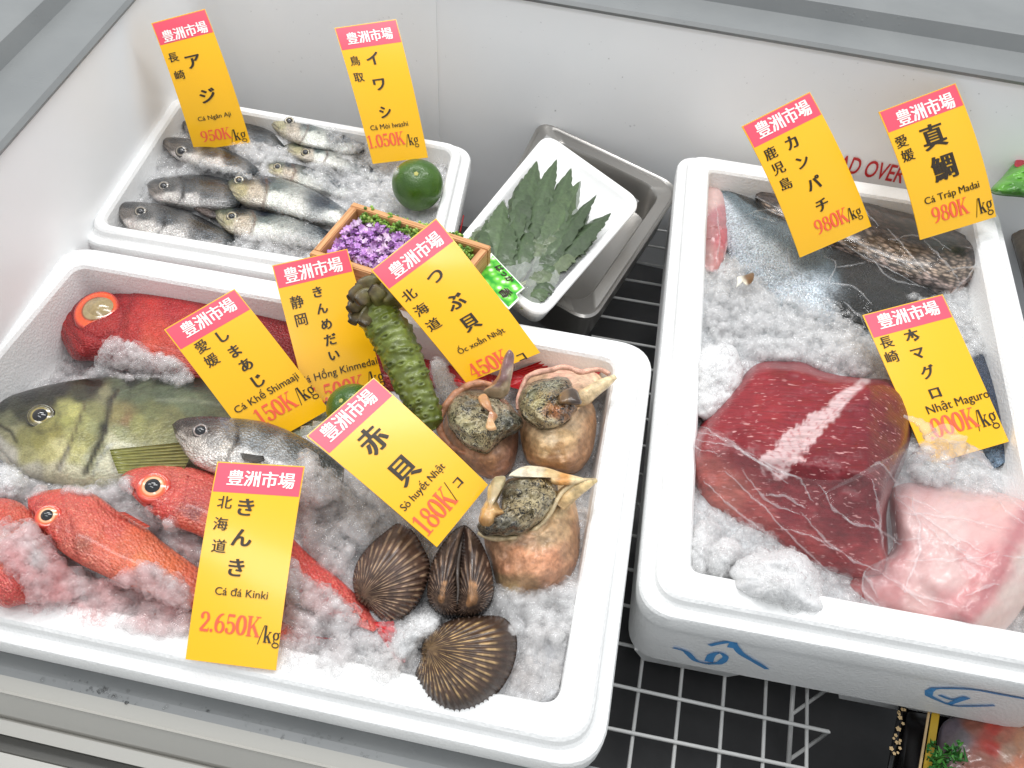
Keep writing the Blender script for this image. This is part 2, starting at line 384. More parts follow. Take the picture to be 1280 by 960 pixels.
rail('front_ledge', [cuts[1], cuts[2], (cuts[2][0] + .002, cuts[2][1] + .002), cuts[3], cuts[4], cuts[5], cuts[6], cuts[7]], M['rail_light'])
rail('rail_channel', [cuts[7], cuts[8], cuts[9], cuts[10]], M['rail_dark'])
rail('front_panel', [cuts[10], cuts[11]], M['rail_light'])
fl = build('freezer_floor', [[-0.8, -0.6, FZ + .1], [1.9, -0.6, FZ + .1], [1.9, 0.6, FZ + .1], [-0.8, 0.6, FZ + .1]], [(0, 1, 2, 3)], M['floor'], smooth=False); tag(fl, kind='structure')

# text helpers ------------------------------------------------------
_tcache = {}
def glyphs(text, bold=0.0, heavy=0.0):
    """triangulated text as numpy verts (x,y) and faces; heavy thickens only the vertical strokes"""
    key = (text, bold, heavy)
    if key in _tcache: return _tcache[key]
    cu = bpy.data.curves.new('t', 'FONT'); cu.body = text; cu.size = 1; cu.offset = bold; cu.resolution_u = 4
    ob = bpy.data.objects.new('t', cu); me = bpy.data.meshes.new_from_object(ob)
    V = np.array([v.co[:] for v in me.vertices]).reshape(-1, 3)[:, :2]; Fc = [tuple(p.vertices) for p in me.polygons]
    bpy.data.objects.remove(ob); bpy.data.curves.remove(cu); bpy.data.meshes.remove(me)
    Z = np.zeros(len(V))
    if heavy:
        VV, FF, ZZ = [V], list(Fc), [Z]
        for k, dx in enumerate((-heavy, -heavy / 2, heavy / 2, heavy)):
            FF += [tuple(i + len(V) * (k + 1) for i in f) for f in Fc]; VV.append(V + [dx, 0]); ZZ.append(np.full(len(V), 0.004 * (k + 1)))
        V, Fc, Z = np.concatenate(VV), FF, np.concatenate(ZZ)
    _tcache[key] = (V, Fc, Z); return _tcache[key]
def arc(cx, cy, rx, ry, a0, a1, n=22):
    t = np.radians(np.linspace(a0, a1, n)); return np.stack([cx + rx * np.cos(t), cy + ry * np.sin(t)], 1)
def _g():
    G = {}
    G['0'] = ([(arc(.3, .5, .22, .46, 0, 360, 40), .17, .05)], .62)
    G['1'] = ([([(.3, 0), (.3, 1)], .15, .05), ([(.3, .97), (.1, .84)], .05, .05), ([(.08, .02), (.52, .02)], .05, .05)], .58)
    G['2'] = ([(np.r_[arc(.29, .7, .2, .27, 165, -25), [(.36, .42), (.2, .22), (.08, .07)]], .15, .06), ([(.07, .06), (.53, .06)], .12, .12), ([(.53, .03), (.55, .2)], .05, .05), (arc(.13, .73, .05, .05, 0, 360, 10), .09, .09)], .62)
    G['4'] = ([([(.4, 0), (.4, .98)], .15, .05), ([(.4, .96), (.04, .3)], .05, .05), ([(.03, .28), (.6, .28)], .06, .06), ([(.22, .02), (.58, .02)], .05, .05)], .63)
    G['5'] = ([([(.13, .93), (.5, .93)], .13, .13), ([(.13, .95), (.11, .52)], .05, .05), (arc(.27, .31, .23, .28, 135, -150), .16, .05), (arc(.1, .2, .05, .05, 0, 360, 10), .08, .08)], .6)
    G['6'] = ([(arc(.31, .3, .21, .27, 0, 360, 36), .15, .05), (arc(.5, .36, .41, .6, 182, 92), .15, .05)], .62)
    G['8'] = ([(arc(.3, .74, .17, .21, 0, 360, 32), .13, .05), (arc(.3, .27, .22, .25, 0, 360, 36), .15, .05)], .62)
    G['9'] = ([(arc(.29, .68, .21, .28, 0, 360, 36), .15, .05), (arc(.1, .62, .41, .6, 2, -88), .15, .05)], .62)
    G['K'] = ([([(.15, 0), (.15, 1)], .16, .05), ([(.2, .38), (.6, .97)], .05, .05), ([(.33, .58), (.64, .02)], .16, .16), ([(0, .02), (.3, .02)], .05, .05), ([(0, .98), (.3, .98)], .05, .05), ([(.46, .98), (.74, .98)], .05, .05), ([(.48, .02), (.8, .02)], .05, .05)], .82)
    G['.'] = ([(arc(.1, .08, .04, .04, 0, 360, 12), .09, .09)], .24)
    G['/'] = ([([(0, -.15), (.34, 1.0)], .05, .05)], .34)
    G['k'] = ([([(.12, 0), (.12, 1.02)], .14, .05), ([(.18, .3), (.43, .62)], .05, .05), ([(.25, .42), (.47, .02)], .14, .14), ([(0, .02), (.26, .02)], .05, .05), ([(0, 1.0), (.12, 1.0)], .05, .05), ([(.34, .02), (.58, .02)], .05, .05), ([(.33, .64), (.52, .64)], .05, .05)], .6)
    G['g'] = ([(arc(.25, .43, .16, .2, 0, 360, 28), .12, .05), (arc(.26, -.1, .21, .14, 0, 360, 28), .07, .07), ([(.14, .28), (.1, .16), (.2, .05), (.36, .03)], .06, .06), ([(.36, .58), (.5, .66)], .06, .06)], .52)
    return G
SERIF = _g()
def serif(text):
    V, Fc, x, n, z = [], [], 0.0, 0, 0
    Z = []
    for ch in text:
        strokes, adv = SERIF[ch]
        for P, wv, wh in strokes:
            P = np.asarray(P, float); T = np.gradient(P, axis=0); T /= np.linalg.norm(T, axis=1, keepdims=True) + 1e-9
            wd = (wh + (wv - wh) * np.abs(T[:, 1]) ** 1.3) / 2; N = np.stack([-T[:, 1], T[:, 0]], 1)
            a, b = P + N * wd[:, None], P - N * wd[:, None]
            V += (np.stack([a, b], 1).reshape(-1, 2) + [x, 0]).tolist(); k = len(P)
            Z += [0.002 * (z % 7)] * (2 * k); z += 1
            Fc += [(n + 2 * i, n + 2 * i + 1, n + 2 * i + 3, n + 2 * i + 2) for i in range(k - 1)]; n += 2 * k
        x += adv
    return np.array(V), Fc, np.array(Z)

# ------------------------------------------------------------------ foam boxes
def quad_loop(c, inset, r, z, n=8):
    """rounded loop of a quad c (4x2, counter-clockwise), inset by a distance"""
    c = np.asarray(c, float); k = 4; L = []
    lines = []
    for i in range(k):
        a, b = c[i], c[(i + 1) % k]; d = (b - a) / np.linalg.norm(b - a); nrm = np.array([-d[1], d[0]]); lines.append((a + nrm * inset, d))
    pts = []
    for i in range(k):
        (p, d), (q, e) = lines[i - 1], lines[i]
        t = np.linalg.solve(np.array([d, -e]).T, q - p); pts.append(p + d * t[0])
    for i in range(k):
        p = pts[i]; d0 = lines[i - 1][1]; d1 = lines[i][1]; rr = max(r, 0.003)
        a, b = p - d0 * rr, p + d1 * rr
        for j in range(n + 1):
            t = j / n; L.append(0.25 * 0 + (1 - t) ** 2 * a + 2 * t * (1 - t) * p + t * t * b)
    L = np.array(L); return np.c_[L, np.full(len(L), z)]
def ccw(c):
    c = np.asarray(c, float)[:, :2]; a = np.sum(c[:, 0] * np.roll(c[:, 1], -1) - c[:, 1] * np.roll(c[:, 0], -1))
    return c if a > 0 else c[::-1]
def loft(c, prof, r, n=8, cap=True, rk=0.6):
    c = ccw(c); rows = [quad_loop(c, i, r - i * rk, z, n) for i, z in prof]; m = len(rows[0])
    V = np.concatenate(rows); f = grid_faces(len(prof), m, closev=True)
    if cap: f += [tuple(range(m))[::-1], tuple((len(prof) - 1) * m + k for k in range(m))]
    return V, f
def foam_box(name, label, c, z, h, rim=0.034, r=0.035, taper=0.018, loc=None, group='white foam fish boxes'):
    c = np.asarray(c)[:, :2]; o = thing(name, label, 'foam box', np.r_[c.mean(0), z - h], group)
    prof = [(taper, z - h), (taper - .003, z - h + .004), (.004, z - .034), (.0005, z - .030), (0, z - .027), (0, z - .013), (.0012, z - .0105), (.003, z - .0095), (.0085, z - .009), (.0105, z - .0075), (.0115, z - .0025), (.0135, z - .0004), (.016, z), (rim - .004, z), (rim - .001, z - .001), (rim + .001, z - .004), (rim + .008, z - h + .022), (rim + .018, z - h + .016)]
    V, f = loft(c, prof, r); return o, V, f
FB = W(np.array([[78, 295], [821, 424], [756, 964], [-310, 730]]), z=0.0)
front_box, V, f = foam_box('foam_box', 'largest white foam box in front, holding red fish, shellfish and ice', FB, 0.0, 0.127)
build('box_body', V, f, M['foam'], front_box, sharp=0.45)
ZB = -0.006
BB = W(np.array([[213, 110], [592, 176], [568, 318], [84, 306]]), z=ZB)
# keep the back box clear of the front one
BB[2][:2] = [BB[2][0], 0.016]; BB[3][:2] = [BB[3][0], 0.004]
BB[2] = W(549, 369, ZB); BB[3] = W(89, 291, ZB)
back_box, V, f = foam_box('foam_box', 'small white foam box against the freezer wall, holding silver fish and a lime', BB, ZB, 0.121, rim=0.022, r=0.03)
build('box_body', V, f, M['foam'], back_box, sharp=0.45)
RB = W(np.array([[850, 183], [1252, 247], [1408, 872], [798, 757]]), z=0.0)
right_box, V, f = foam_box('foam_box', 'right foam box with blue handwriting, holding tuna and wrapped fillets', RB, 0.0, 0.100, rim=0.036, r=0.03, taper=0.008)
mb = MB(); mb.add(V, f)
rd = (RB[2] - RB[3]) / np.linalg.norm(RB[2] - RB[3]); rn = np.array([-rd[1], rd[0], 0])
for s0_, s1_ in ((0.012, 0.108), (0.176, 0.32)):
    for t0, t1 in ((0.0095, 0.16), (0.36, 0.56)):
        A = [RB[3] + rd * a + rn * b for a, b in ((s0_, t0), (s1_, t0), (s1_, t1), (s0_, t1))]
        B = [RB[3] + rd * a + rn * b for a, b in ((s0_ + .012, t0 + .006), (s1_ - .012, t0 + .006), (s1_ - .012, t1 - .006), (s0_ + .012, t1 - .006))]
        A = np.array(A); B = np.array(B); A[:, 2] = -0.097; B[:, 2] = -0.1285; mb.hexa(B, A)
rb_ob = mb.build('box_body', M['foam'], right_box, sharp=0.45)
rb_bvh = BVHTree.FromPolygons(np.concatenate(mb.V).tolist(), mb.F)
def on_box(x, y):
    d = np.array([(x - 640) / F, (y - 480) / F, 1.0]) @ R; d /= np.linalg.norm(d); h_ = rb_bvh.ray_cast(Vector(CAM), Vector(d))
    return np.array(h_[0]) - d * .0012 if h_[0] is not None else Wplane(x, y, FP0, fpn)
# blue handwriting on the front face of the right box
fpn = np.r_[-rn[:2], 0]; fpn = np.array([fpn[0], fpn[1], -0.26]); fpn /= np.linalg.norm(fpn)
FP0 = RB[3] + rn * 0.004 + np.array([0, 0, -0.034]) + fpn * 0.0012
M['marker'] = mat_plain('blue_marker', (74, 148, 208), 0.5)
def zoom8(p): return (p[0] / 2.4615 + 760, p[1] / 2.4615 + 740)
def strokes(name, lines, wd, parent):
    mb = MB()
    for L in lines:
        Q = catmull([zoom8(p) for p in L], 26); P = np.array([on_box(x, y) for x, y in Q])
        T = np.gradient(P, axis=0); T /= np.linalg.norm(T, axis=1, keepdims=True); N = np.cross(T, fpn)
        ww = wd * (1 + 0.35 * wav(Q, 0.02, 3))[:, None]
        mb.add(np.stack([P + N * ww, P - N * ww], 1).reshape(-1, 3), [(2 * i, 2 * i + 1, 2 * i + 3, 2 * i + 2) for i in range(25)])
    return mb.build(name, M['marker'], parent, smooth=False)
strokes('handwriting', [[(200, 172), (240, 185), (270, 212), (305, 222)], [(305, 222), (345, 218), (362, 200), (345, 188), (318, 196), (310, 215)], [(312, 165), (350, 157), (385, 155), (378, 172)], [(385, 158), (410, 190), (450, 215), (490, 238)]], 0.0030, right_box)
strokes('handwriting', [[(1300, 333), (1200, 315), (1130, 302), (1050, 298), (990, 303), (985, 315), (1020, 335), (1060, 350), (1120, 352), (1190, 350)], [(1020, 318), (1060, 332), (1100, 325), (1050, 345)]], 0.0026, right_box)
# red tape on the end wall of the back box
e0, e1 = BB[1], BB[2]; ed = (e1 - e0) / np.linalg.norm(e1 - e0); en = np.array([-ed[1], ed[0], 0]); en = en if en[0] > 0 else -en
mb = MB(); P = e0 + ed * 0.10
mb.hexa([P + en * .0005 + [0, 0, -.034], P + ed * .03 + en * .0005 + [0, 0, -.034], P + ed * .03 + en * -.006 + [0, 0, -.085], P + en * -.006 + [0, 0, -.085]],
        [P + en * .0017 + [0, 0, -.034], P + ed * .03 + en * .0017 + [0, 0, -.034], P + ed * .03 + en * -.0045 + [0, 0, -.085], P + en * -.0045 + [0, 0, -.085]])
mb.build('red_label', mat_plain('label_red', (176, 22, 30), 0.4), back_box, smooth=False)
# red warning on the freezer wall
V, f, Z = glyphs('LOAD OVER', 0.012)
t0, t1 = Wplane(1020, 208, np.r_[wa[:2], 0], np.r_[bn, 0]), Wplane(1124, 231, np.r_[wa[:2], 0], np.r_[bn, 0])
sc_ = np.linalg.norm((t1 - t0)[:2]) / np.ptp(V[:, 0]); base = t0 + (-np.r_[bn, 0]) * 0.0012
build('warning_lettering', np.array([base + np.r_[bd[:2], 0] * x * sc_ + np.array([0, 0, 1]) * y * sc_ * 1.75 for x, y in V]), f, mat_plain('warning_red', (196, 40, 44), 0.45), freezer, smooth=False)

# ------------------------------------------------------------------ wire rack under the boxes
mb = MB(); rack = thing('wire_rack', 'white coated wire rack lying under the foam boxes', 'wire rack', (0.7, -0.2, -0.133))
ZW = -0.1315
for s, e in (((803, 825), (786, 959)), ((853, 835), (841, 959)), ((906, 845), (898, 959)), ((958, 843), (953, 959)), ((1009, 843), (1008, 959))):
    a, b = W(*s, z=ZW), W(*e, z=ZW); d = b - a; mb.tube([a - d * 4.2, b + d * 0.6], 0.0016)
h = [((959, 843.6), (1036, 860)), ((768, 856), (1036, 914.7)), ((760, 910), (1010, 962))]
for s, e in h:
    a, b = W(*s, z=ZW + .003), W(*e, z=ZW + .003); d = (b - a) / np.linalg.norm(b - a)
    mb.tube([a - d * 0.16, b], 0.0016)
    if e[0] > 1020: mb.tube([b, b + (W(e[0] - 48, e[1] + 34, ZW - .05) - b)], 0.0016)
a, b = W(959, 843.6, ZW + .003), W(1036, 860, ZW + .003); d = (b - a) / np.linalg.norm(b - a); n_ = np.array([-d[1], d[0], 0])
for k in range(1, 17): mb.tube([a + n_ * .036 * k - d * .2, b + n_ * .036 * k + d * 0.0], 0.0016)
a, b = W(1009, 843, ZW - .03), W(1008, 959, ZW - .03)
mb.tube([W(992, 850, ZW - .045), W(985, 962, ZW - .045)], 0.0022)
mb.build('wire_grid', mat_plain('coated_wire', (222, 222, 220), 0.35), rack)

# ------------------------------------------------------------------ steel tray and foam tray of green leaves
ZS = -0.028
SB = W(np.array([[676, 150], [852, 234], [738, 404], [590, 318]]), z=ZS)
steel = thing('steel_tray', 'stainless steel pan with a rolled rim under the tray of green leaves', 'steel pan', np.r_[SB.mean(0)[:2], ZS - .06])
prof = [(.012, ZS - .055), (.010, ZS - .05), (.004, ZS - .004), (-.0002, ZS - .004), (-.0008, ZS - .001), (.0008, ZS + .001), (.003, ZS), (.0042, ZS - .002), (.017, ZS - .003), (.019, ZS - .006), (.024, ZS - .045), (.032, ZS - .05)]
V, f = loft(SB, prof, 0.026, rk=-0.2); build('pan', V, f, M['steel'], steel, sharp=0.8)
ZF = 0.006
TB = W(np.array([[683, 166], [804, 252], [676, 400], [562, 312]]), z=ZF)
ftray = thing('foam_tray', 'white rounded foam tray packed with green serrated leaves', 'foam tray', np.r_[TB.mean(0)[:2], ZF - .03])
prof = [(.016, ZF - .032), (.013, ZF - .03), (.0015, ZF - .004), (0, ZF - .002), (.0004, ZF), (.002, ZF + .0012), (.008, ZF + .0012), (.0098, ZF), (.011, ZF - .003), (.017, ZF - .017), (.022, ZF - .0185)]
V, f = loft(TB, prof, 0.024); build('tray_body', V, f, mat_plain('tray_white', (240, 240, 238), 0.4), ftray, sharp=0.9)
# shiso leaves: serrated blades with a fold along the midrib
M['leaf'] = mat_col('shiso_leaf', 0.5, 0.15, 0.6, 260, 0.3)
M['leaf_stem'] = mat_col('leaf_stem', 0.45, 0.1, 0.2, 200, 0.2)
def shiso(root_px, tip_px, wid, z, roll, hue, label, teeth=9):
    a, b = W(*root_px, z=z), W(*tip_px, z=z + 0.003)
    t = (b - a); Ln = np.linalg.norm(t); t /= Ln; nrm = np.array([0, 0, 1.0]); s = np.cross(nrm, t); s /= np.linalg.norm(s)
    s2 = s * math.cos(roll) + nrm * math.sin(roll); n2 = np.cross(t, s2)
    NU, NV = 4 * teeth + 1, 9; V = []; C = []
    for i in range(NU):
        u = i / (NU - 1); prof = (math.sin(math.pi * u ** 0.62) ** 0.85) if 0 < u < 1 else 0
        saw = 1 + 0.20 * (((i % 4) / 4.0) - 0.5) * (1 if u < 0.97 else 0)
        hw = wid / 2 * prof * saw
        for j in range(NV):
            q = (j / (NV - 1)) * 2 - 1
            fold = -0.22 * hw * abs(q) + 0.10 * hw * math.sin(u * 34 + abs(q) * 6) * abs(q)
            V.append(a + t * (u * Ln + abs(q) * hw * 0.25) + s2 * hw * q - n2 * fold * (1 if n2[2] < 0 else -1) + nrm * 0.008 * math.sin(math.pi * u))
            cc = np.array(hue) * (1.25 if abs(q) < 0.1 else 1.0) * (0.92 + 0.16 * random.random()); C.append(cc)
    o = thing('shiso_leaf', label, 'leaf', a, 'green perilla leaves packed in the foam tray')
    build('blade', V, grid_faces(NU, NV), M['leaf'], o, col=np.array(C))
    sb = a - t * min(.018, max(.002, (a[1] - .022) / max(t[1], .2))) - nrm * 0.002
    V2, f2 = tube([sb, a * .5 + sb * .5, a + t * Ln * 0.25, a + t * Ln * .6 + nrm * .007], [.0011, .0012, .001, .0006], 6); build('stem', V2, f2, M['leaf_stem'], o, col=np.tile(lin((150, 160, 110)), (len(V2), 1)))
tips = [(671, 201), (696, 199), (714, 210), (642, 222), (746, 243), (764, 266), (726, 226), (624, 249), (604, 274), (593, 287), (738, 262), (755, 286), (685, 215), (655, 232), (705, 228), (672, 240), (632, 268), (700, 262), (720, 280), (660, 275), (740, 300), (690, 300), (615, 295), (752, 308), (728, 322), (648, 305)]
tips += [(768, 282), (760, 300), (752, 322), (738, 342), (722, 360), (744, 330), (730, 350), (610, 262), (598, 280)]
tips += [(float(RNG.uniform(625, 745)), float(RNG.uniform(235, 320))) for _ in range(34)] + [(float(RNG.uniform(592, 640)), float(RNG.uniform(262, 330))) for _ in range(20)] + [(float(RNG.uniform(620, 690)), float(RNG.uniform(310, 360))) for _ in range(14)] + [(float(RNG.uniform(695, 745)), float(RNG.uniform(300, 345))) for _ in range(16)]
for i, tp in enumerate(tips):
    tp = (min(max(tp[0], 683 - (tp[1] - 166) * .83 + 16), 804 - (tp[1] - 252) * .865 - 26), tp[1])
    base = np.array([646 + (tp[0] - 690) * .42, 360 - abs(tp[0] - 690) * .05]) + [random.uniform(-10, 10), random.uniform(-10, 8)]; base[1] = max(base[1], tp[1] + 34); base[0] = min(base[0], 804 - (base[1] - 252) * .865 - 34)
    d = np.array(tp) - base; rt = base + d * random.uniform(0.10, 0.34)
    shiso(rt, tp, random.uniform(.022, .034), -0.015 + 0.00018 * (len(tips) - i) , random.uniform(-.45, .45), lin(random.choice([(66, 84, 54), (76, 94, 62), (58, 74, 48), (92, 104, 76)])) , 'dark green serrated perilla leaf lying fanned in the foam tray')
# cling film over the foam tray
M['cling'] = mat_film('cling_film', 0.5, 0.17, 8, stretch=((60, 4, 4), (0, 0, 0.9)))
c4 = ccw(TB); nn = 24; V = []
for i in range(nn):
    for j in range(nn):
        u, v = i / (nn - 1), j / (nn - 1)
        p = (1 - u) * (1 - v) * c4[0] + u * (1 - v) * c4[1] + u * v * c4[2] + (1 - u) * v * c4[3]; ctr = c4.mean(0); p = ctr + (p - ctr) * 0.955
        V.append([p[0], p[1], ZF + 0.0022 + 0.0022 * (16 * u * (1 - u) * v * (1 - v)) + 0.0006 * math.sin(u * 50 + v * 6)])
film = thing('cling_film', 'clear cling film stretched over the tray of green leaves', 'cling film', np.r_[TB.mean(0)[:2], ZF])
build('film_sheet', V, grid_faces(nn, nn), M['cling'], film)
# green sticker on the film
k = NT('sticker_green'); v = k.coord(); n = k.voro(v, 140); k.base(k.ramp(n, [(0.15, tuple(lin((235, 248, 225)))), (0.4, tuple(lin((120, 214, 70)))), (0.8, tuple(lin((40, 160, 40))))])).set(Roughness=0.3); M['sticker'] = k.m
zst = ZF + 0.009
SK = [W(x, y, zst) for x, y in ((614, 316), (656, 360), (646, 368), (649, 374), (636, 387), (596, 345))]
build('border', SK, [tuple(range(6))], mat_plain('sticker_white', (238, 244, 232), 0.35), film, smooth=False)
ctr = np.mean(SK, 0); stk = build('sticker', [ctr + (p - ctr) * 0.9 + [0, 0, .0006] for p in SK], [tuple(range(6))], M['sticker'], film, smooth=False)
sx = (SK[1] - SK[0]) / np.linalg.norm(SK[1] - SK[0]); sy = np.cross([0, 0, 1], sx)
for txt, cx, cy, s in (('はっか', 631, 342, .0092), ('香', 632, 366, .012)):
    V, f, Z = glyphs(txt, 0.02, 0.02); V = (V - (V.max(0) + V.min(0)) / 2) * s; o_ = W(cx, cy, zst + .001)
    build('lettering', np.array([o_ + sx * x + sy * y + [0, 0, .0002 + 1e-5 * z_] for (x, y), z_ in zip(V, Z * 1000)]), f, M['ink'], stk, smooth=False)

# ------------------------------------------------------------------ fish
def res_line(L, n): return catmull(L, n)
FISH_V, FISH_F = [], []
def collect(V, f):
    off = sum(len(v) for v in FISH_V); FISH_V.append(np.asarray(V)); FISH_F.extend([tuple(i + off for i in q) for q in f])
class Body: pass
def fish_body(parent, name, T, B, zc, k, samples, mat, features=(), nu=130, nv=64, low=0.6, p=5.0, coll=True, zslope=(0, 0), rnd=0.5, tone=0.68):
    """lofted flank: T and B are the dorsal and ventral outlines, zc the height of the midline"""
    T = res_line(T, nu); B = res_line(B, nu)
    s = 0.5 - 0.5 * np.cos(np.linspace(0, math.pi, nv)); PX = T[:, None] + (B - T)[:, None] * s[None, :, None]
    u = np.linspace(0, 1, nu)
    zc = np.interp(u, np.linspace(0, 1, len(zc)), zc) if np.ndim(zc) else np.full(nu, zc)
    wid = np.linalg.norm(W(T, z=0.0) - W(B, z=0.0), axis=1) / 2; hh = k * wid
    prof = np.clip(1 - (2 * s - 1) ** 2, 0, 1) ** rnd
    z = zc[:, None] + hh[:, None] * prof[None] + (zslope[0] * (1 - s) + zslope[1] * s)[None]
    col = idw(PX, [q[:2] for q in samples], [lin(q[2]) * tone for q in samples], p)
    for ft in features:
        if ft[0] == 'groove':
            _, L, wd, dep, dk, amt = ft; d, sg = seg_dist(PX, L); g = np.exp(-(d / wd) ** 2); z = z - dep * g; a = (g * amt)[..., None]; col = col * (1 - a) + lin(dk) * a
        elif ft[0] == 'step':       # raised plate on the negative side of the line
            _, L, wd, hgt = ft[:4]; d, sg = seg_dist(PX, L); z = z + np.where(sg < 0, hgt * np.exp(-(d / wd) ** 2), 0)
            if len(ft) > 4: g = np.where(sg >= 0, np.exp(-(d / (wd * .22)) ** 2), np.exp(-(d / (wd * .08)) ** 2)) * ft[5]; col = col * (1 - g[..., None]) + lin(ft[4]) * g[..., None]
        elif ft[0] == 'spot':
            _, c, rx, ry, cc, amt = ft; g = np.exp(-(((PX[..., 0] - c[0]) / rx) ** 2 + ((PX[..., 1] - c[1]) / ry) ** 2)); col = col * (1 - amt * g[..., None]) + lin(cc) * amt * g[..., None]
        elif ft[0] == 'fn': col = ft[1](PX, s[None] + 0 * PX[..., 0], col)
        elif ft[0] == 'line':
            _, L, wd, cc, amt = ft; d, sg = seg_dist(PX, L); g = (np.exp(-(d / wd) ** 2) * amt)[..., None]; col = col * (1 - g) + lin(cc) * g
    V = W(PX, z=z)
    low_z = zc[:, None] - low * hh[:, None] * prof[None] + (zslope[0] * (1 - s) + zslope[1] * s)[None]
    V2 = W(PX, z=zc[:, None] + 0 * z); V2[..., 2] = low_z; V2 = V2[:, 1:-1]
    un = np.cumsum(np.r_[0, np.linalg.norm(np.diff(V[:, nv // 2], axis=0), axis=1)])
    uv = np.stack([np.broadcast_to(un[:, None] * 1.0, (nu, nv)), (s[None] - .5) * 2 * wid[:, None] * 1.3], -1)
    m2 = nv - 2; n1 = nu * nv
    f = grid_faces(nu, nv)
    f += [tuple(n1 + x for x in q)[::-1] for q in grid_faces(nu, m2)]
    for i in range(nu - 1):
        f.append((i * nv + nv - 1, (i + 1) * nv + nv - 1, n1 + (i + 1) * m2 + m2 - 1, n1 + i * m2 + m2 - 1))
        f.append(((i + 1) * nv, i * nv, n1 + i * m2, n1 + (i + 1) * m2))
    f.append(tuple(range((nu - 1) * nv, nu * nv)) + tuple(n1 + (nu - 1) * m2 + j for j in range(m2))[::-1])
    f.append(tuple(range(nv))[::-1] + tuple(n1 + j for j in range(m2)))
    VV = np.r_[V.reshape(-1, 3), V2.reshape(-1, 3)]; CC = np.r_[col.reshape(-1, 3), col[:, 1:-1].reshape(-1, 3)]; UV = np.r_[uv.reshape(-1, 2), uv[:, 1:-1].reshape(-1, 2)]
    o = build(name, VV, f, mat, parent, col=CC, uv=UV)
    if coll: collect(VV, f)
    b = Body(); b.o = o; b.PX = px_of(V); b.V = V; b.N = np.cross(np.gradient(V, axis=0), np.gradient(V, axis=1)); b.N /= np.linalg.norm(b.N, axis=2, keepdims=True) + 1e-12
    b.N = np.where(b.N[..., 2:3] < 0, -b.N, b.N); return b
def on_body(b, px):
    d = np.hypot(b.PX[..., 0] - px[0], b.PX[..., 1] - px[1]); i = np.unravel_index(np.argmin(d), d.shape); return b.V[i], b.N[i]
def mpp(P): return ((P - CAM) @ R[2]) / F       # metres per photo pixel at P
def eye(parent, b, c, r_out, rings, r_pupil, pupil=True, dome=0.35, squash=1.0, pup_off=(0, 0), sink=0.0, pupil_mat=None):
    """rings: list of (radius fraction, colour) from the centre to the edge"""
    P, N = on_body(b, c); v = tocam(P); fv = .30 if r_out > 25 else .5; N = N * (1 - fv) + v * fv; N /= np.linalg.norm(N); s = mpp(P)
    # keep the centre on the line of sight
    P = W(c[0], c[1], P[2]); r = r_out * s; sink = sink - (.07 if r_out > 25 else .16) * r
    a = np.array([1.0, 0.2, 0]); a -= N * (a @ N); a /= np.linalg.norm(a); bb = np.cross(N, a)
    nr, ns = 16, 36; V, C = [P + N * (dome * r - sink)], [lin(rings[0][1])]
    for i in range(1, nr + 1):
        q = i / nr; h_ = dome * r * (1 - q ** 2) - sink + (0.05 * r if 0.8 < q < 0.97 and r_out < 25 else 0) - (0.25 * r if i == nr else 0)
        cc = np.array([np.interp(q, [x[0] for x in rings], [lin(x[1])[k] for x in rings]) for k in range(3)])
        for j in range(ns):
            th = 2 * math.pi * j / ns; V.append(P + r * q * (a * math.cos(th) + bb * math.sin(th) * squash) + N * h_); C.append(cc)
    f = [(0, 1 + j, 1 + (j + 1) % ns) for j in range(ns)]
    for i in range(nr - 1): f += [(1 + i * ns + j, 1 + (i + 1) * ns + j, 1 + (i + 1) * ns + (j + 1) % ns, 1 + i * ns + (j + 1) % ns) for j in range(ns)]
    e = build('eye', V, f, M['eye'], parent, col=np.array(C))
    if pupil:
        Pq = P + s * (a * pup_off[0] + bb * pup_off[1]); rp = r_pupil * s; V = [Pq + N * (dome * r + .25 * rp - sink)]
        for i in range(1, 7):
            q = i / 6
            for j in range(24):
                th = 2 * math.pi * j / 24; V.append(Pq + rp * q * (a * math.cos(th) + bb * math.sin(th)) + N * (dome * r * (1 - (rp * q / r) ** 2) + .25 * rp * (1 - q ** 2) + .0001 - sink))
        f = [(0, 1 + j, 1 + (j + 1) % 24) for j in range(24)]
        for i in range(5): f += [(1 + i * 24 + j, 1 + (i + 1) * 24 + j, 1 + (i + 1) * 24 + (j + 1) % 24, 1 + i * 24 + (j + 1) % 24) for j in range(24)]
        build('pupil', V, f, pupil_mat or M['pupil'], e)
    return e
def fin(parent, root, tip, z0, z1, c0, c1, name='fin', rays=14, amp=0.0008, n=50, mm=8, mat=None, th=0.0006):
    A = catmull(root, n); B = catmull(tip, n); V, C = [], []
    for side in (0, 1):
        for i in range(n):
            for j in range(mm):
                t = j / (mm - 1); px = A[i] + (B[i] - A[i]) * t
                z = z0 + (z1 - z0) * t + amp * math.cos(2 * math.pi * rays * i / (n - 1)) * (0.3 + t) + 0.3 * amp * math.sin(i * 1.7 + j)
                p = W(px[0], px[1], z)
                if side: p = p - tocam(p) * th
                V.append(p); q = 0.5 + 0.5 * math.cos(2 * math.pi * rays * i / (n - 1)); cc = lin(c0) * (1 - t) + lin(c1) * t; C.append(cc * (0.75 + 0.4 * q))
    f = grid_faces(n, mm) + [q[::-1] for q in grid_faces(n, mm, n * mm)]
    edge = [i * mm for i in range(n)] + [(n - 1) * mm + j for j in range(1, mm)] + [i * mm + mm - 1 for i in range(n - 2, -1, -1)] + [j for j in range(mm - 2, 0, -1)]
    for a_, b_ in zip(edge, edge[1:] + edge[:1]): f.append((a_, b_, b_ + n * mm, a_ + n * mm))
    return build(name, V, f, mat or M['fin'], parent, col=np.array(C))

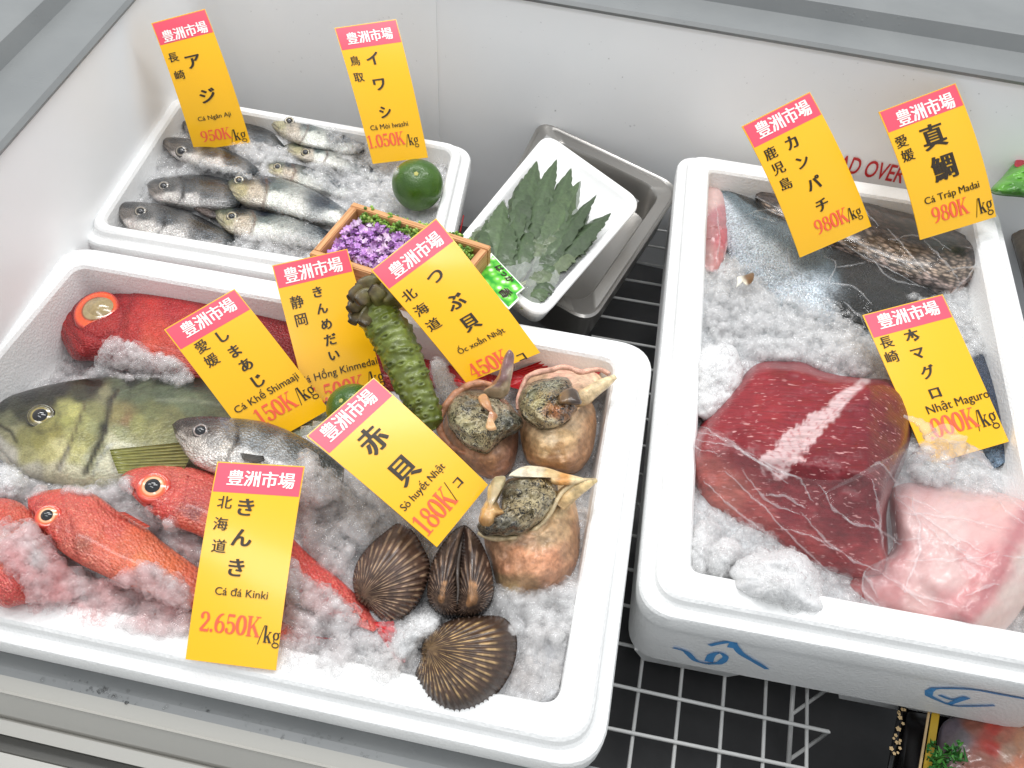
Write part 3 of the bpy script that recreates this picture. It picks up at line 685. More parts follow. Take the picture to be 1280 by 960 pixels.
# golden alfonsino with the huge eye: lies under the cards, its tail shows behind the whelks
o = thing('red_fish', 'bright red whole fish with a huge orange-rimmed eye, along the back of the front box', 'fish', W(250, 420, -.05))
b = fish_body(o, 'body',
    [(60, 369), (66, 367), (80, 363), (100, 356), (125, 352), (150, 349), (200, 345), (250, 351), (290, 360), (347, 375), (420, 397), (480, 420), (540, 442), (600, 458), (640, 468)],
    [(61, 373), (66, 398), (80, 430), (92, 449), (120, 452), (150, 462), (200, 472), (250, 482), (290, 488), (347, 494), (420, 496), (480, 492), (540, 486), (600, 482), (640, 480)],
    -.052, 0.62,
    [(64, 375, (170, 24, 30)), (75, 410, (188, 36, 34)), (92, 440, (176, 30, 30)), (110, 448, (160, 22, 26)), (88, 372, (150, 18, 26)), (110, 360, (158, 24, 32)), (150, 355, (150, 20, 30)), (200, 352, (160, 30, 40)), (250, 358, (158, 34, 44)), (300, 368, (150, 26, 38)), (350, 385, (140, 22, 32)),
     (155, 380, (178, 26, 34)), (165, 400, (196, 40, 36)), (190, 390, (205, 48, 42)), (195, 412, (216, 66, 48)), (185, 430, (222, 84, 62)), (165, 425, (196, 44, 40)), (215, 385, (188, 34, 40)), (230, 400, (196, 48, 48)), (220, 425, (214, 78, 62)), (250, 440, (205, 70, 66)), (215, 460, (220, 110, 95)), (270, 390, (180, 40, 46)), (300, 430, (170, 34, 42)), (360, 430, (158, 28, 36)), (420, 440, (150, 26, 34)), (480, 450, (160, 26, 34)), (560, 465, (172, 24, 32)), (630, 474, (180, 20, 30)), (100, 420, (180, 30, 32))],
    M['red_skin'], [('step', [(172, 350), (166, 370), (160, 395), (158, 420), (146, 445), (138, 460)], 22, .0018, (120, 10, 20), .45), ('groove', [(60, 371), (70, 395), (84, 425), (95, 446)], 2.2, .0012, (110, 8, 14), .6), ('groove', [(70, 370), (80, 396), (96, 425), (112, 446)], 3, .0015, (130, 14, 20), .5), ('groove', [(86, 372), (100, 362), (130, 360), (150, 372), (154, 395), (146, 415), (125, 424), (105, 416), (92, 400), (86, 380)], 3, .0016, (120, 12, 22), .6)], zslope=(-.004, .004), tone=.72)
eye(o, b, (121, 389), 27, [(0, (150, 128, 88)), (.5, (160, 140, 100)), (.56, (120, 60, 20)), (.62, (222, 74, 18)), (.8, (236, 92, 30)), (.88, (200, 60, 40)), (1, (140, 24, 30))], 16, dome=.16, squash=1.22,
    pup_off=(4, 3), pupil_mat=mat_col('clouded_pupil', .12, 1, .2, 300, .3))
pm = bpy.data.materials['clouded_pupil']
nt = pm.node_tree; av = [n for n in nt.nodes if n.type == 'ATTRIBUTE'][0]
rgb = nt.nodes.new('ShaderNodeRGB'); rgb.outputs[0].default_value = tuple(lin((158, 138, 96))) + (1,)
for l in list(av.outputs['Color'].links): nt.links.new(rgb.outputs[0], l.to_socket)
fin(o, [(632, 468), (640, 474), (632, 482)], [(680, 450), (722, 453), (752, 462), (715, 486), (660, 490)], -.036, -.018, (186, 16, 28), (176, 12, 26), 'tail_fin', 12, .0006)
fin(o, [(560, 470), (580, 476), (600, 482)], [(566, 480), (582, 488), (610, 492)], -.04, -.036, (186, 20, 30), (176, 14, 26), 'fin', 6, .0004)

# striped jack
o = thing('olive_fish', 'large olive green whole fish with golden cheek and dark eye, cut by the left edge', 'fish', W(100, 540, -.05))
b = fish_body(o, 'body',
    [(-30, 522), (-15, 508), (0, 500), (37, 487), (75, 478), (120, 472), (165, 468), (205, 466), (240, 465), (300, 470), (360, 482), (430, 502)],
    [(-30, 526), (-18, 552), (0, 574), (26, 592), (70, 606), (115, 612), (165, 606), (205, 600), (240, 595), (300, 580), (360, 560), (430, 530)],
    -.034, 0.42,
    [(-20, 520, (90, 92, 70)), (0, 505, (40, 42, 32)), (37, 495, (30, 31, 23)), (75, 486, (30, 31, 22)), (120, 480, (32, 35, 25)), (165, 476, (36, 41, 29)), (205, 474, (38, 45, 31)), (240, 476, (44, 52, 38)), (300, 480, (60, 70, 54)),
     (10, 525, (122, 122, 92)), (25, 512, (58, 58, 42)), (60, 499, (42, 42, 30)), (100, 492, (60, 62, 42)), (115, 485, (44, 46, 34)), (130, 492, (150, 146, 110)), (150, 485, (96, 104, 78)), (175, 490, (104, 112, 84)), (205, 490, (96, 106, 80)), (235, 500, (120, 130, 98)),
     (78, 512, (176, 172, 108)), (92, 515, (206, 202, 126)), (84, 526, (170, 168, 100)), (70, 540, (160, 152, 88)), (50, 552, (150, 144, 84)), (28, 548, (140, 136, 86)), (12, 540, (160, 156, 120)), (35, 570, (178, 172, 120)), (60, 565, (196, 188, 128)), (75, 556, (214, 206, 150)), (90, 540, (188, 184, 122)), (105, 525, (170, 168, 110)), (115, 515, (150, 148, 100)), (118, 535, (150, 150, 104)), (108, 548, (160, 156, 96)), (98, 565, (176, 170, 104)), (112, 575, (196, 194, 150)), (125, 560, (150, 148, 110)),
     (150, 520, (150, 140, 92)), (156, 524, (136, 112, 76)), (150, 540, (156, 156, 112)), (170, 530, (150, 148, 92)), (190, 515, (128, 130, 86)), (200, 535, (146, 142, 92)), (215, 525, (138, 136, 90)), (220, 545, (150, 148, 96)), (140, 550, (190, 186, 150)), (130, 580, (214, 210, 180)), (150, 590, (220, 216, 190)), (100, 595, (214, 208, 176)), (70, 590, (206, 198, 168)), (40, 588, (204, 198, 180)), (10, 570, (196, 190, 176)), (-5, 555, (186, 180, 168)), (180, 590, (206, 202, 176)), (240, 580, (190, 186, 160)), (300, 540, (150, 148, 110)), (360, 520, (120, 124, 96))],
    M['olive_skin'], [('step', [(146, 492), (139, 501), (136, 520), (132, 541), (120, 565), (108, 590)], 26, .0036, (26, 25, 18), .95), ('step', [(107, 504), (98, 530), (88, 555), (72, 586)], 14, .0022, (84, 74, 46), .8), ('spot', (128, 534), 4.5, 8, (22, 22, 20), .95),
     ('groove', [(-30, 524), (0, 532), (14, 540), (20, 552)], 2.4, .002, (50, 46, 34), .85), ('groove', [(0, 562), (18, 582), (26, 590)], 2, .001, (110, 104, 96), .5), ('groove', [(120, 474), (118, 486), (124, 496)], 3, .001, (46, 46, 36), .6), ('line', [(138, 556), (124, 574), (116, 594)], 2.2, (90, 92, 92), .6), ('line', [(86, 560), (80, 576), (74, 588)], 3, (120, 116, 120), .5),
     ('line', [(196, 500), (235, 500), (280, 506)], 2.5, (160, 164, 140), .4), ('groove', [(52, 500), (68, 506), (74, 520), (68, 534), (52, 541), (37, 534), (31, 520), (38, 506), (52, 500)], 3, .0008, (60, 58, 40), .5)], zslope=(-.006, .002), tone=.72)
eye(o, b, (51.5, 521), 17, [(0, (30, 32, 44)), (.46, (40, 40, 40)), (.54, (168, 152, 92)), (.64, (120, 108, 60)), (.72, (60, 54, 32)), (.8, (92, 84, 46)), (.9, (40, 37, 25)), (1, (34, 32, 22))], 8.5, dome=.22)
fin(o, [(137, 562), (141, 574), (148, 592)], [(226, 553), (236, 572), (228, 590)], -.006, .004, (120, 120, 50), (120, 112, 64), 'pectoral_fin', 9, .0007)

# small silver fish lying over the jack
def small_fish(label, T, B, zc, kk, eyec, er, sam, feats, mat=None, name='silver_fish', group='small silver fish on crushed ice', pupil=.5, iris=(150, 144, 130), **kw):
    c = np.mean(T, 0); o = thing(name, label, 'fish', W(c[0], c[1], np.min(zc)), group)
    b = fish_body(o, 'body', T, B, zc, kk, sam, mat or M['silver_skin'], feats, nu=90, nv=44, tone=.9, **kw)
    if eyec: eye(o, b, eyec, er, [(0, (16, 16, 20)), (.5, (34, 32, 30)), (.62, tuple(x * .75 for x in iris)), (.74, tuple(x * 1.05 for x in iris)), (.82, (50, 46, 42)), (1, (70, 66, 62))], er * pupil, dome=.26)
    return o, b
o, b = small_fish('silver grey fish with a dark back lying on top of the olive fish', [(215, 531), (222, 525), (233, 522), (260, 520), (287, 522), (310, 524), (333, 528), (367, 541), (400, 560), (430, 585)],
    [(216, 533), (219, 545), (225, 557), (240, 578), (262, 590), (290, 598), (320, 606), (355, 618), (390, 628), (425, 620)], .002, .55, (251, 539), 10.5,
    [(218, 533, (70, 62, 56)), (235, 527, (64, 58, 54)), (262, 525, (84, 80, 78)), (285, 527, (120, 124, 132)), (300, 527, (84, 86, 88)), (335, 535, (86, 90, 92)), (370, 552, (84, 88, 88)), (400, 570, (96, 98, 98)), (226, 548, (196, 186, 176)), (240, 555, (200, 190, 180)), (235, 570, (216, 204, 194)), (255, 575, (216, 208, 200)), (272, 548, (168, 164, 160)), (282, 560, (206, 200, 192)), (290, 545, (130, 128, 126)), (302, 545, (140, 142, 142)), (320, 550, (128, 132, 134)), (345, 560, (150, 152, 152)), (305, 575, (206, 204, 200)), (335, 590, (200, 200, 198)), (380, 600, (190, 190, 188)), (265, 535, (110, 104, 100)), (236, 540, (120, 110, 102))],
    [('step', [(296, 530), (299, 540), (297, 552), (288, 566), (280, 590)], 14, .0016, (40, 36, 34), .6), ('spot', (297, 548), 4, 9, (24, 22, 22), .9), ('groove', [(215, 532), (222, 545), (232, 552)], 1.5, .0008, (80, 70, 64), .6), ('line', [(240, 575), (262, 572), (280, 566)], 2, (236, 232, 226), .6)], pupil=.62, iris=(150, 132, 124))
fin(o, [(300, 566), (302, 570), (303, 574)], [(329, 570), (331, 575), (322, 579)], .020, .024, (70, 66, 60), (56, 54, 50), 'pectoral_fin', 5, .0003, n=20)

# thornyhead rockfish
KS = [(152, 600, (196, 56, 50)), (175, 590, (206, 66, 60)), (215, 588, (206, 84, 74)), (255, 592, (200, 70, 62)), (170, 625, (190, 52, 46)), (200, 640, (196, 50, 44)), (220, 615, (206, 74, 66)), (245, 625, (188, 66, 62)), (232, 655, (206, 78, 58)), (262, 650, (216, 92, 70)), (180, 612, (214, 70, 58)), (300, 650, (214, 80, 60)), (350, 690, (206, 62, 54)), (400, 730, (204, 60, 56)), (450, 765, (208, 78, 72)), (240, 640, (150, 74, 72))]
def rockfish(label, T, B, zc, eyec, er, sam, feats, fins=(), zs=(-.004, .004), kk=.62):
    sam = [(x, y, tuple(.84 * a_ + .16 * b_ for a_, b_ in zip(c_, (240, 170, 150)))) for x, y, c_ in sam]
    c = np.mean(T, 0); o = thing('rockfish', label, 'fish', W(c[0], c[1], np.min(zc)), 'orange red rockfish')
    b = fish_body(o, 'body', T, B, zc, kk, sam, M['kinki_skin'], feats, nu=130, nv=60, zslope=zs, tone=.86)
    if eyec: eye(o, b, eyec, er, [(0, (18, 18, 22)), (.38, (30, 26, 26)), (.44, (238, 170, 120)), (.54, (245, 200, 160)), (.62, (232, 120, 70)), (.8, (214, 70, 50)), (1, (204, 70, 62))], er * .44, dome=.34)
    return o, b
o1, b1 = rockfish('rockfish with a round black eye, its body hidden by the card reading 2.650K', [(152, 595), (158, 590), (168, 586), (197, 582), (230, 583), (267, 592), (310, 615), (350, 655), (385, 692), (420, 720), (450, 748), (480, 780)],
    [(153, 597), (158, 608), (166, 620), (185, 638), (210, 655), (245, 668), (285, 690), (325, 722), (365, 745), (405, 768), (440, 780), (466, 790)], [.004, .002, -.004, -.010, -.012], (192.5, 610.5), 21, KS,
    [('step', [(236, 596), (232, 620), (226, 640), (216, 655)], 12, .0015, (130, 30, 34), .4), ('groove', [(152, 598), (166, 612), (190, 634)], 2, .0018, (80, 14, 16), .8), ('groove', [(214, 590), (218, 606), (210, 626)], 3, .0012, (150, 40, 40), .4), ('spot', (246, 640), 9, 8, (110, 60, 62), .5), ('groove', [(235, 596), (255, 602), (268, 610)], 2, .001, (150, 44, 40), .4)])
fin(o1, [(464, 778), (470, 784), (472, 792)], [(492, 776), (505, 828), (494, 824), (484, 802)], -.010, -.004, (206, 44, 48), (190, 20, 34), 'tail_fin', 8, .0005)
fin(o1, [(352, 792), (366, 796), (376, 800)], [(384, 792), (400, 796), (416, 798)], -.008, -.004, (196, 22, 34), (190, 20, 36), 'fin', 5, .0005, n=20)
o2, b2 = rockfish('rockfish with an orange flank lying nearest the front rim of the front box', [(37, 622), (42, 617), (52, 614), (66, 612), (98, 610), (122, 620), (149, 640), (179, 657), (203, 677), (230, 697), (300, 745), (360, 780), (400, 796)],
    [(37, 624), (39, 644), (52, 668), (72, 686), (94, 702), (122, 716), (149, 728), (179, 738), (203, 748), (230, 758), (300, 785), (360, 802), (400, 806)], [.004, .004, .000, -.006, -.012], (61, 646), 16,
    [(40, 625, (206, 62, 56)), (60, 618, (208, 66, 56)), (95, 616, (206, 74, 64)), (120, 632, (204, 78, 66)), (90, 640, (208, 84, 70)), (110, 655, (212, 92, 74)), (80, 660, (190, 78, 66)), (60, 672, (196, 58, 50)), (85, 690, (206, 96, 82)), (105, 680, (176, 76, 60)), (125, 680, (206, 84, 60)), (140, 660, (206, 84, 70)), (165, 680, (212, 96, 66)), (150, 700, (208, 90, 58)), (125, 705, (206, 96, 76)), (180, 700, (220, 112, 66)), (200, 715, (216, 104, 62)), (190, 690, (212, 104, 72)), (230, 740, (204, 90, 64)), (300, 765, (200, 78, 62)), (45, 650, (200, 66, 60)), (48, 632, (196, 52, 48))],
    [('step', [(86, 640), (92, 660), (92, 680), (100, 700)], 12, .0014, (140, 40, 36), .35), ('groove', [(40, 640), (52, 662), (72, 682)], 2, .0018, (80, 14, 16), .8), ('spot', (103, 682), 10, 8, (120, 70, 50), .5), ('groove', [(78, 618), (80, 640), (74, 664)], 2.5, .0012, (160, 50, 46), .4), ('groove', [(128, 634), (150, 648), (176, 658)], 2, .001, (150, 40, 40), .5)])
fin(o2, [(148, 640), (164, 650), (182, 660)], [(156, 640), (172, 649), (188, 658)], .006, .012, (232, 150, 130), (214, 80, 70), 'dorsal_fin', 6, .0006, n=30)
o3, b3 = rockfish('rockfish mostly buried in ice at the left edge of the front box', [(-60, 640), (-45, 628), (-25, 622), (0, 622), (20, 626), (36, 636), (60, 672), (90, 712), (120, 738)],
    [(-60, 646), (-50, 690), (-35, 724), (-10, 752), (8, 760), (25, 756), (50, 752), (80, 750), (118, 742)], [.004, .004, -.004], None, 0,
    [(0, 630, (206, 66, 50)), (20, 640, (204, 74, 56)), (0, 660, (200, 60, 44)), (10, 690, (190, 50, 44)), (5, 740, (196, 60, 56)), (40, 720, (190, 56, 50)), (-30, 680, (200, 60, 50)), (2, 678, (230, 150, 90)), (80, 735, (190, 50, 50))], [('groove', [(0, 672), (14, 664), (30, 650)], 3, .002, (120, 50, 40), .5)], zs=(-.002, .002))

# back box: horse mackerel and sardines
AJ = lambda T, B: [(T[0][0], T[0][1] + 2, (80, 74, 70)), (T[2][0], T[2][1] + 3, (46, 47, 50)), (T[4][0], T[4][1] + 3, (40, 44, 48)), (T[-3][0], T[-3][1] + 3, (36, 40, 44)), (T[-1][0], T[-1][1] + 2, (50, 56, 60)),
    ((T[2][0] + B[2][0]) / 2, (T[2][1] * .55 + B[2][1] * .45), (120, 112, 106)), ((T[3][0] + B[3][0]) / 2, (T[3][1] * .6 + B[3][1] * .4), (96, 96, 96)), ((T[3][0] + B[3][0]) / 2, (T[3][1] * .3 + B[3][1] * .7), (226, 220, 214)), ((T[4][0] + B[4][0]) / 2, (T[4][1] * .6 + B[4][1] * .4), (88, 92, 96)), ((T[4][0] + B[4][0]) / 2, (T[4][1] * .3 + B[4][1] * .7), (214, 210, 206)), ((T[-3][0] + B[-3][0]) / 2, (T[-3][1] * .5 + B[-3][1] * .5), (92, 96, 100)), ((T[-3][0] + B[-3][0]) / 2, B[-3][1] * .8 + T[-3][1] * .2, (160, 158, 156)), (B[2][0], B[2][1] - 2, (236, 226, 220)), (B[1][0], B[1][1] - 2, (150, 140, 132)), (B[4][0], B[4][1] - 2, (240, 236, 232))]
SA = lambda T, B: [(T[0][0], T[0][1] + 2, (110, 112, 92)), (T[2][0], T[2][1] + 2, (96, 104, 88)), (T[3][0], T[3][1] + 2, (54, 62, 68)), (T[4][0], T[4][1] + 3, (30, 42, 58)), (T[-2][0], T[-2][1] + 3, (32, 44, 60)), (T[-1][0], T[-1][1] + 2, (52, 64, 76)),
    ((T[2][0] + B[2][0]) / 2, (T[2][1] * .5 + B[2][1] * .5), (196, 188, 150)), (B[1][0], B[1][1] - 2, (206, 198, 168)), (B[2][0], B[2][1] - 2, (212, 202, 180)), ((T[3][0] + B[3][0]) / 2, (T[3][1] * .5 + B[3][1] * .5), (206, 194, 176)), ((T[3][0] + B[3][0]) / 2, (T[3][1] * .2 + B[3][1] * .8), (214, 204, 190)), ((T[4][0] + B[4][0]) / 2, (T[4][1] * .72 + B[4][1] * .28), (110, 122, 120)), ((T[4][0] + B[4][0]) / 2, (T[4][1] * .5 + B[4][1] * .5), (236, 238, 228)), ((T[-2][0] + B[-2][0]) / 2, (T[-2][1] * .72 + B[-2][1] * .28), (84, 98, 108)), ((T[-2][0] + B[-2][0]) / 2, (T[-2][1] * .4 + B[-2][1] * .6), (236, 238, 232)), (B[4][0], B[4][1] - 2, (246, 244, 236)), (B[-2][0], B[-2][1] - 2, (210, 208, 200))]
def back_fish(label, kind, T, B, zc, eyec, er, gill, spots=True):
    sam = (AJ if kind == 'a' else SA)(T, B); ft = []
    if gill:
        ft.append(('step', gill, 9, .0012, (40, 36, 34) if kind == 'a' else (120, 90, 80), .6)); g = gill[len(gill) // 2]
        if kind == 'a': ft.append(('spot', g, 3, 6, (24, 22, 22), .85))
    a, bb, c_ = T[0], ((T[2][0] + B[2][0]) / 2, (T[2][1] * .35 + B[2][1] * .65)), 0
    ft.append(('groove', [(a[0], a[1] + 1.5), ((a[0] + bb[0]) / 2 - 2, (a[1] * .4 + bb[1] * .6)), (bb[0] - 3, bb[1])], 1.2, .0007, (64, 58, 54), .55))
    if kind == 's' and spots:
        L = catmull([((t[0] * .62 + q[0] * .38), (t[1] * .62 + q[1] * .38)) for t, q in zip(T[3:], B[3:])], 9)
        for q in L: ft.append(('spot', q, 1.6, 1.4, (44, 52, 60), .7))
    return small_fish(label, T, B, zc, .52, eyec, er, sam, ft, group='small silver fish in the back box', iris=(150, 140, 126) if kind == 'a' else (170, 156, 120), pupil=.55)
ZI = -.024
back_fish('grey mackerel lying nearest the left front corner of the back box', 'a', [(146, 256), (150, 253), (160, 252), (185, 253), (211, 257), (237, 265), (261, 276), (280, 287), (296, 299)], [(147, 258), (150, 270), (158, 283), (176, 294), (205, 302), (235, 309), (262, 313), (282, 314), (297, 309)], ZI + .004, (176, 265), 8, [(203, 258), (208, 268), (206, 280), (196, 296)])
back_fish('middle of the three grey mackerels along the left wall of the back box', 'a', [(184, 230), (189, 225.5), (199, 222.5), (211, 221), (237, 218), (261, 219), (283, 224), (300, 232)], [(184, 233), (187, 243), (198, 252), (212, 256), (235, 261), (261, 264), (285, 264), (300, 258)], ZI + .002, (205, 233), 7, [(226, 221), (231, 232), (229, 244), (222, 256)])
back_fish('grey mackerel with a pale ringed eye just under the card reading 950K', 'a', [(201, 174), (207, 172), (219, 171.5), (233, 173), (261, 177.5), (290, 189.5), (305, 197), (325, 212)], [(201, 176), (207, 186), (220, 197), (240, 206), (268, 213), (295, 218), (310, 220), (325, 218)], ZI + .004, (227, 189.5), 8, None)
back_fish('dark fish mostly hidden behind the card reading 950K', 'a', [(228, 151), (234, 150), (250, 149), (275, 149), (300, 151), (325, 157), (345, 168), (362, 182)], [(228, 154), (232, 164), (245, 174), (270, 182), (300, 188), (325, 190), (345, 190), (362, 188)], ZI - .004, None, 0, None)
back_fish('sardine with a rosy gill nearest the back wall, beside the 1.050K card', 's', [(335.5, 146), (340, 143), (350, 142.5), (362, 144), (387, 150), (410, 157.5), (430, 167), (455, 180)], [(336, 148), (340, 158), (352, 170), (366, 178), (390, 186), (415, 190), (435, 194), (455, 190)], ZI + .004, (362, 152), 6.5, [(384, 151), (386, 160), (380, 172), (374, 182)])
back_fish('slim dark sardine half buried in ice, pointing at the foot of the lime', 's', [(356, 181), (362, 179), (372, 178), (386, 179), (397, 181), (420, 186), (445, 195), (465, 210), (478, 225)], [(356, 183), (362, 192), (372, 198), (386, 203), (400, 207), (422, 213), (445, 219), (465, 226), (478, 230)], ZI + .001, (382, 191), 6, [(408, 184), (410, 194), (404, 205)])
back_fish('slim sardine sunk in ice between the spotted sardine and the back row', 's', [(331, 206), (337, 203), (348, 202), (362, 203), (387, 209), (410, 217), (425, 226), (446, 240)], [(331, 208), (335, 216), (345, 221), (358, 226), (385, 236), (410, 244), (428, 248), (446, 246)], ZI - .001, (347, 209), 5.5, [(366, 205), (370, 214), (364, 226)])
back_fish('fat silver sardine with dotted bright flank, its tail behind the wooden box', 's', [(281, 232), (286, 226), (296, 221), (307, 219), (335, 220), (362, 226), (387, 236), (410, 247), (440, 268)], [(282, 236), (287, 244), (305, 256), (330, 262), (355, 268), (380, 275), (408, 281), (425, 283), (442, 282)], ZI + .007, (299, 226), 6.5, [(333, 221), (335, 234), (332, 248), (328, 261)])
back_fish('blue backed sardine with an undotted flank, along the front wall of the back box', 's', [(266, 264), (272, 261), (283, 260), (298, 260), (330, 264), (362, 270), (392, 280), (412, 290), (436, 304)], [(267, 267), (272, 277), (285, 290), (302, 297), (330, 303), (360, 307), (395, 310), (415, 311), (436, 310)], ZI + .006, (290, 271), 7, [(316, 264), (320, 275), (314, 290), (308, 298)])
small_fish('dark slip of a fish wedged under the mackerel nearest the left front corner', [(210, 292), (218, 290), (230, 291), (250, 298), (270, 305), (290, 315)], [(210, 294), (218, 299), (232, 304), (250, 309), (270, 315), (290, 319)], ZI + .004, .5, None, 0, [(215, 294, (70, 60, 56)), (245, 302, (96, 84, 78)), (280, 313, (110, 100, 94))], [], group='small silver fish in the back box')
small_fish('brownish fish scrap between the mackerels and the blue backed sardine', [(232, 252), (240, 249), (252, 252), (264, 260), (276, 268)], [(233, 255), (240, 260), (252, 268), (264, 273), (276, 272)], ZI + .006, .5, None, 0, [(236, 253, (120, 104, 96)), (255, 260, (96, 84, 78)), (272, 269, (84, 76, 74))], [], group='small silver fish in the back box')

# ------------------------------------------------------------------ generic closed lumps
def blob(parent, name, outline, c, zc, h, mat, samples, rings=26, n=110, low=.5, pw=2.0, ex=.5, namp=0, nfreq=20, zfun=None, coll=True, seed=1, disp=None, p=4.5, roughedge=0):
    O = closed(outline, n)
    if roughedge: O = O + roughedge * np.stack([wav(O, .05, seed + 3, 4), wav(O, .05, seed + 4, 4)], 1)
    c = np.asarray(c, float); q = 1 - (1 - np.linspace(0, 1, rings)) ** 1.5
    PX = c + (O[None] - c) * q[:, None, None]
    zc = np.asarray(zc(PX) if callable(zc) else np.full(PX.shape[:2], zc), float)
    prof = np.clip(1 - q ** pw, 0, 1) ** ex
    hh = zfun(PX) if zfun else np.full(PX.shape[:2], h)
    z = zc + hh * prof[:, None]
    if namp:
        z = z + namp * wav(W(PX, z=z), nfreq, seed, 4) * np.minimum(1, (1 - q) * 6)[:, None]
    col = idw(PX, [s[:2] for s in samples], [lin(s[2]) for s in samples], p)
    if disp is not None:
        dz, col = disp(PX, q, col); z = z + dz
    V = W(PX, z=z); Lw = W(PX, z=zc); Lw[..., 2] = zc - low * h * prof[:, None]
    V2 = Lw[:-1]; f = grid_faces(rings, n, closev=True); n1 = rings * n
    f += [tuple(n1 + i for i in qd)[::-1] for qd in grid_faces(rings - 1, n, closev=True)]
    f += [((rings - 1) * n + j, (rings - 1) * n + (j + 1) % n, n1 + (rings - 2) * n + (j + 1) % n, n1 + (rings - 2) * n + j) for j in range(n)]
    VV = np.r_[V.reshape(-1, 3), V2.reshape(-1, 3)]; CC = np.r_[col.reshape(-1, 3), col[:-1].reshape(-1, 3)]
    un = np.broadcast_to(q[:, None], PX.shape[:2]); an = np.broadcast_to(np.linspace(0, 1, n)[None], PX.shape[:2]); UV = np.stack([un, an], -1)
    UV = np.r_[UV.reshape(-1, 2), UV[:-1].reshape(-1, 2)]
    o = build(name, VV, f, mat, parent, col=CC, uv=UV)
    if coll: collect(VV, f)
    return o
def zoomed(x0, y0, s, L): return [(x0 + a / s, y0 + b_ / s) for a, b_ in L]

# whelks ------------------------------------------------------------
M['shell'] = mat_col('whelk_shell', 0.42, 0.25, 0.7, 150, 0.5, 0.05, bdist=.003)
M['flesh'] = None
k = NT('speckled_flesh'); c = k.attr('Col'); v = k.coord(); n1 = k.noise(v, 620, 4, 0.75); n2 = k.noise(v, 130, 3, .6)
spk = k.math('ADD', n1, k.math('MULTIPLY', k.math('SUBTRACT', n2, 0.5), 0.55))
k.base(k.mix(k.mix(c, (0.012, 0.011, 0.010), k.ramp(spk, [(0.42, 1), (0.52, 0)])), (0.62, 0.55, 0.40), k.ramp(n1, [(0.58, 0), (0.70, 0.5)]))).set(Roughness=.25); k.b.inputs['Coat Weight'].default_value = .6
k.bump(n1, .6, .0016); M['flesh'] = k.m
M['softflesh'] = mat_col('soft_flesh', .28, .6, .3, 200, .25, .2)
def whelk(label, shell, sc_, zc, h, ssam, flesh, fc, fz, fh, fsam, lip, lipr, lipc, canal, extra=None, ribs=9, rib_c=None):
    o = thing('whelk', label, 'sea snail', W(sc_[0], sc_[1], zc - .01), 'whelks in the corner of the front box')
    def disp(PX, q, col):
        d = np.hypot(PX[..., 0] - rib_c[0], PX[..., 1] - rib_c[1]); a = np.arctan2(PX[..., 1] - rib_c[1], PX[..., 0] - rib_c[0])
        st = np.sin(d * .9 + 1.5 * np.sin(a * 3)) ; band = np.sin(d * .24 + a * .8)
        col = col * (1 + .09 * st + .12 * band)[..., None]
        col = (col * .86 + lin((206, 174, 136)) * .14) * 1.15
        return .00035 * st + .0009 * band * np.minimum(1, (1 - q) * 5)[:, None], col
    blob(o, 'shell', shell, sc_, zc, h, M['shell'], ssam, disp=disp, namp=.0024, nfreq=45, seed=7, ex=.55, n=140)
    blob(o, 'body', flesh, fc, fz, fh, M['flesh'], fsam, namp=.0040, nfreq=75, seed=int(fc[0]), ex=.5, pw=2.4, roughedge=1.2)
    L = catmull(lip, 60); zz = np.interp(np.linspace(0, 1, 60), np.linspace(0, 1, len(lipr[1])), lipr[1]); rr = np.interp(np.linspace(0, 1, 60), np.linspace(0, 1, len(lipr[0])), lipr[0])
    P = W(L, z=zz + .0015 * wav(L, .03, 4)); V, f = tube(P, rr * (1 + .15 * wav(L, .05, 9)), 10); cc = lin(lipc) * (1 + .12 * wav(V * 1000, .05, 2))[:, None]
    build('shell_lip', V, f, M['shell'], o, col=cc); collect(V, f)
    if canal:
        L, rr, zz, cc = canal; L = catmull(L, 30); P = W(L, z=np.interp(np.linspace(0, 1, 30), np.linspace(0, 1, len(zz)), zz)); V, f = tube(P, np.interp(np.linspace(0, 1, 30), np.linspace(0, 1, len(rr)), rr), 12)
        t = np.repeat(np.linspace(0, 1, 30), 12)[:, None]; build('siphonal_canal', V, f, M['shell'], o, col=(lin(cc[0]) * (1 - t) + lin(cc[1]) * t) * (1 + .1 * np.sin(t * 40)))
        collect(V, f)
    if extra: extra(o)
    return o
def ex_a(o):
    blob(o, 'siphon', [(604, 489), (612, 482), (622, 470), (627, 455), (632, 442), (637, 437), (642, 442), (642, 456), (639, 475), (635, 492), (626, 499), (612, 497)], (628, 478), lambda P: np.interp(P[..., 1], [437, 500], [.060, .022]), .009, M['softflesh'],
         [(637, 441, (120, 90, 92)), (634, 455, (140, 106, 106)), (640, 465, (196, 176, 160)), (628, 470, (132, 100, 98)), (632, 485, (176, 156, 128)), (618, 490, (168, 146, 118)), (622, 478, (120, 92, 88))], n=70, rings=14, ex=.6, namp=.0012, nfreq=70)
    blob(o, 'mouth', [(598, 496), (606, 492), (612, 500), (616, 512), (622, 520), (617, 530), (621, 536), (611, 538), (607, 534), (612, 524), (609, 510), (600, 505)], (612, 514), .037, .004, M['softflesh'], [(604, 500, (190, 140, 96)), (613, 514, (176, 122, 84)), (612, 533, (206, 160, 110))], n=60, rings=10, namp=.001, nfreq=80, coll=False)
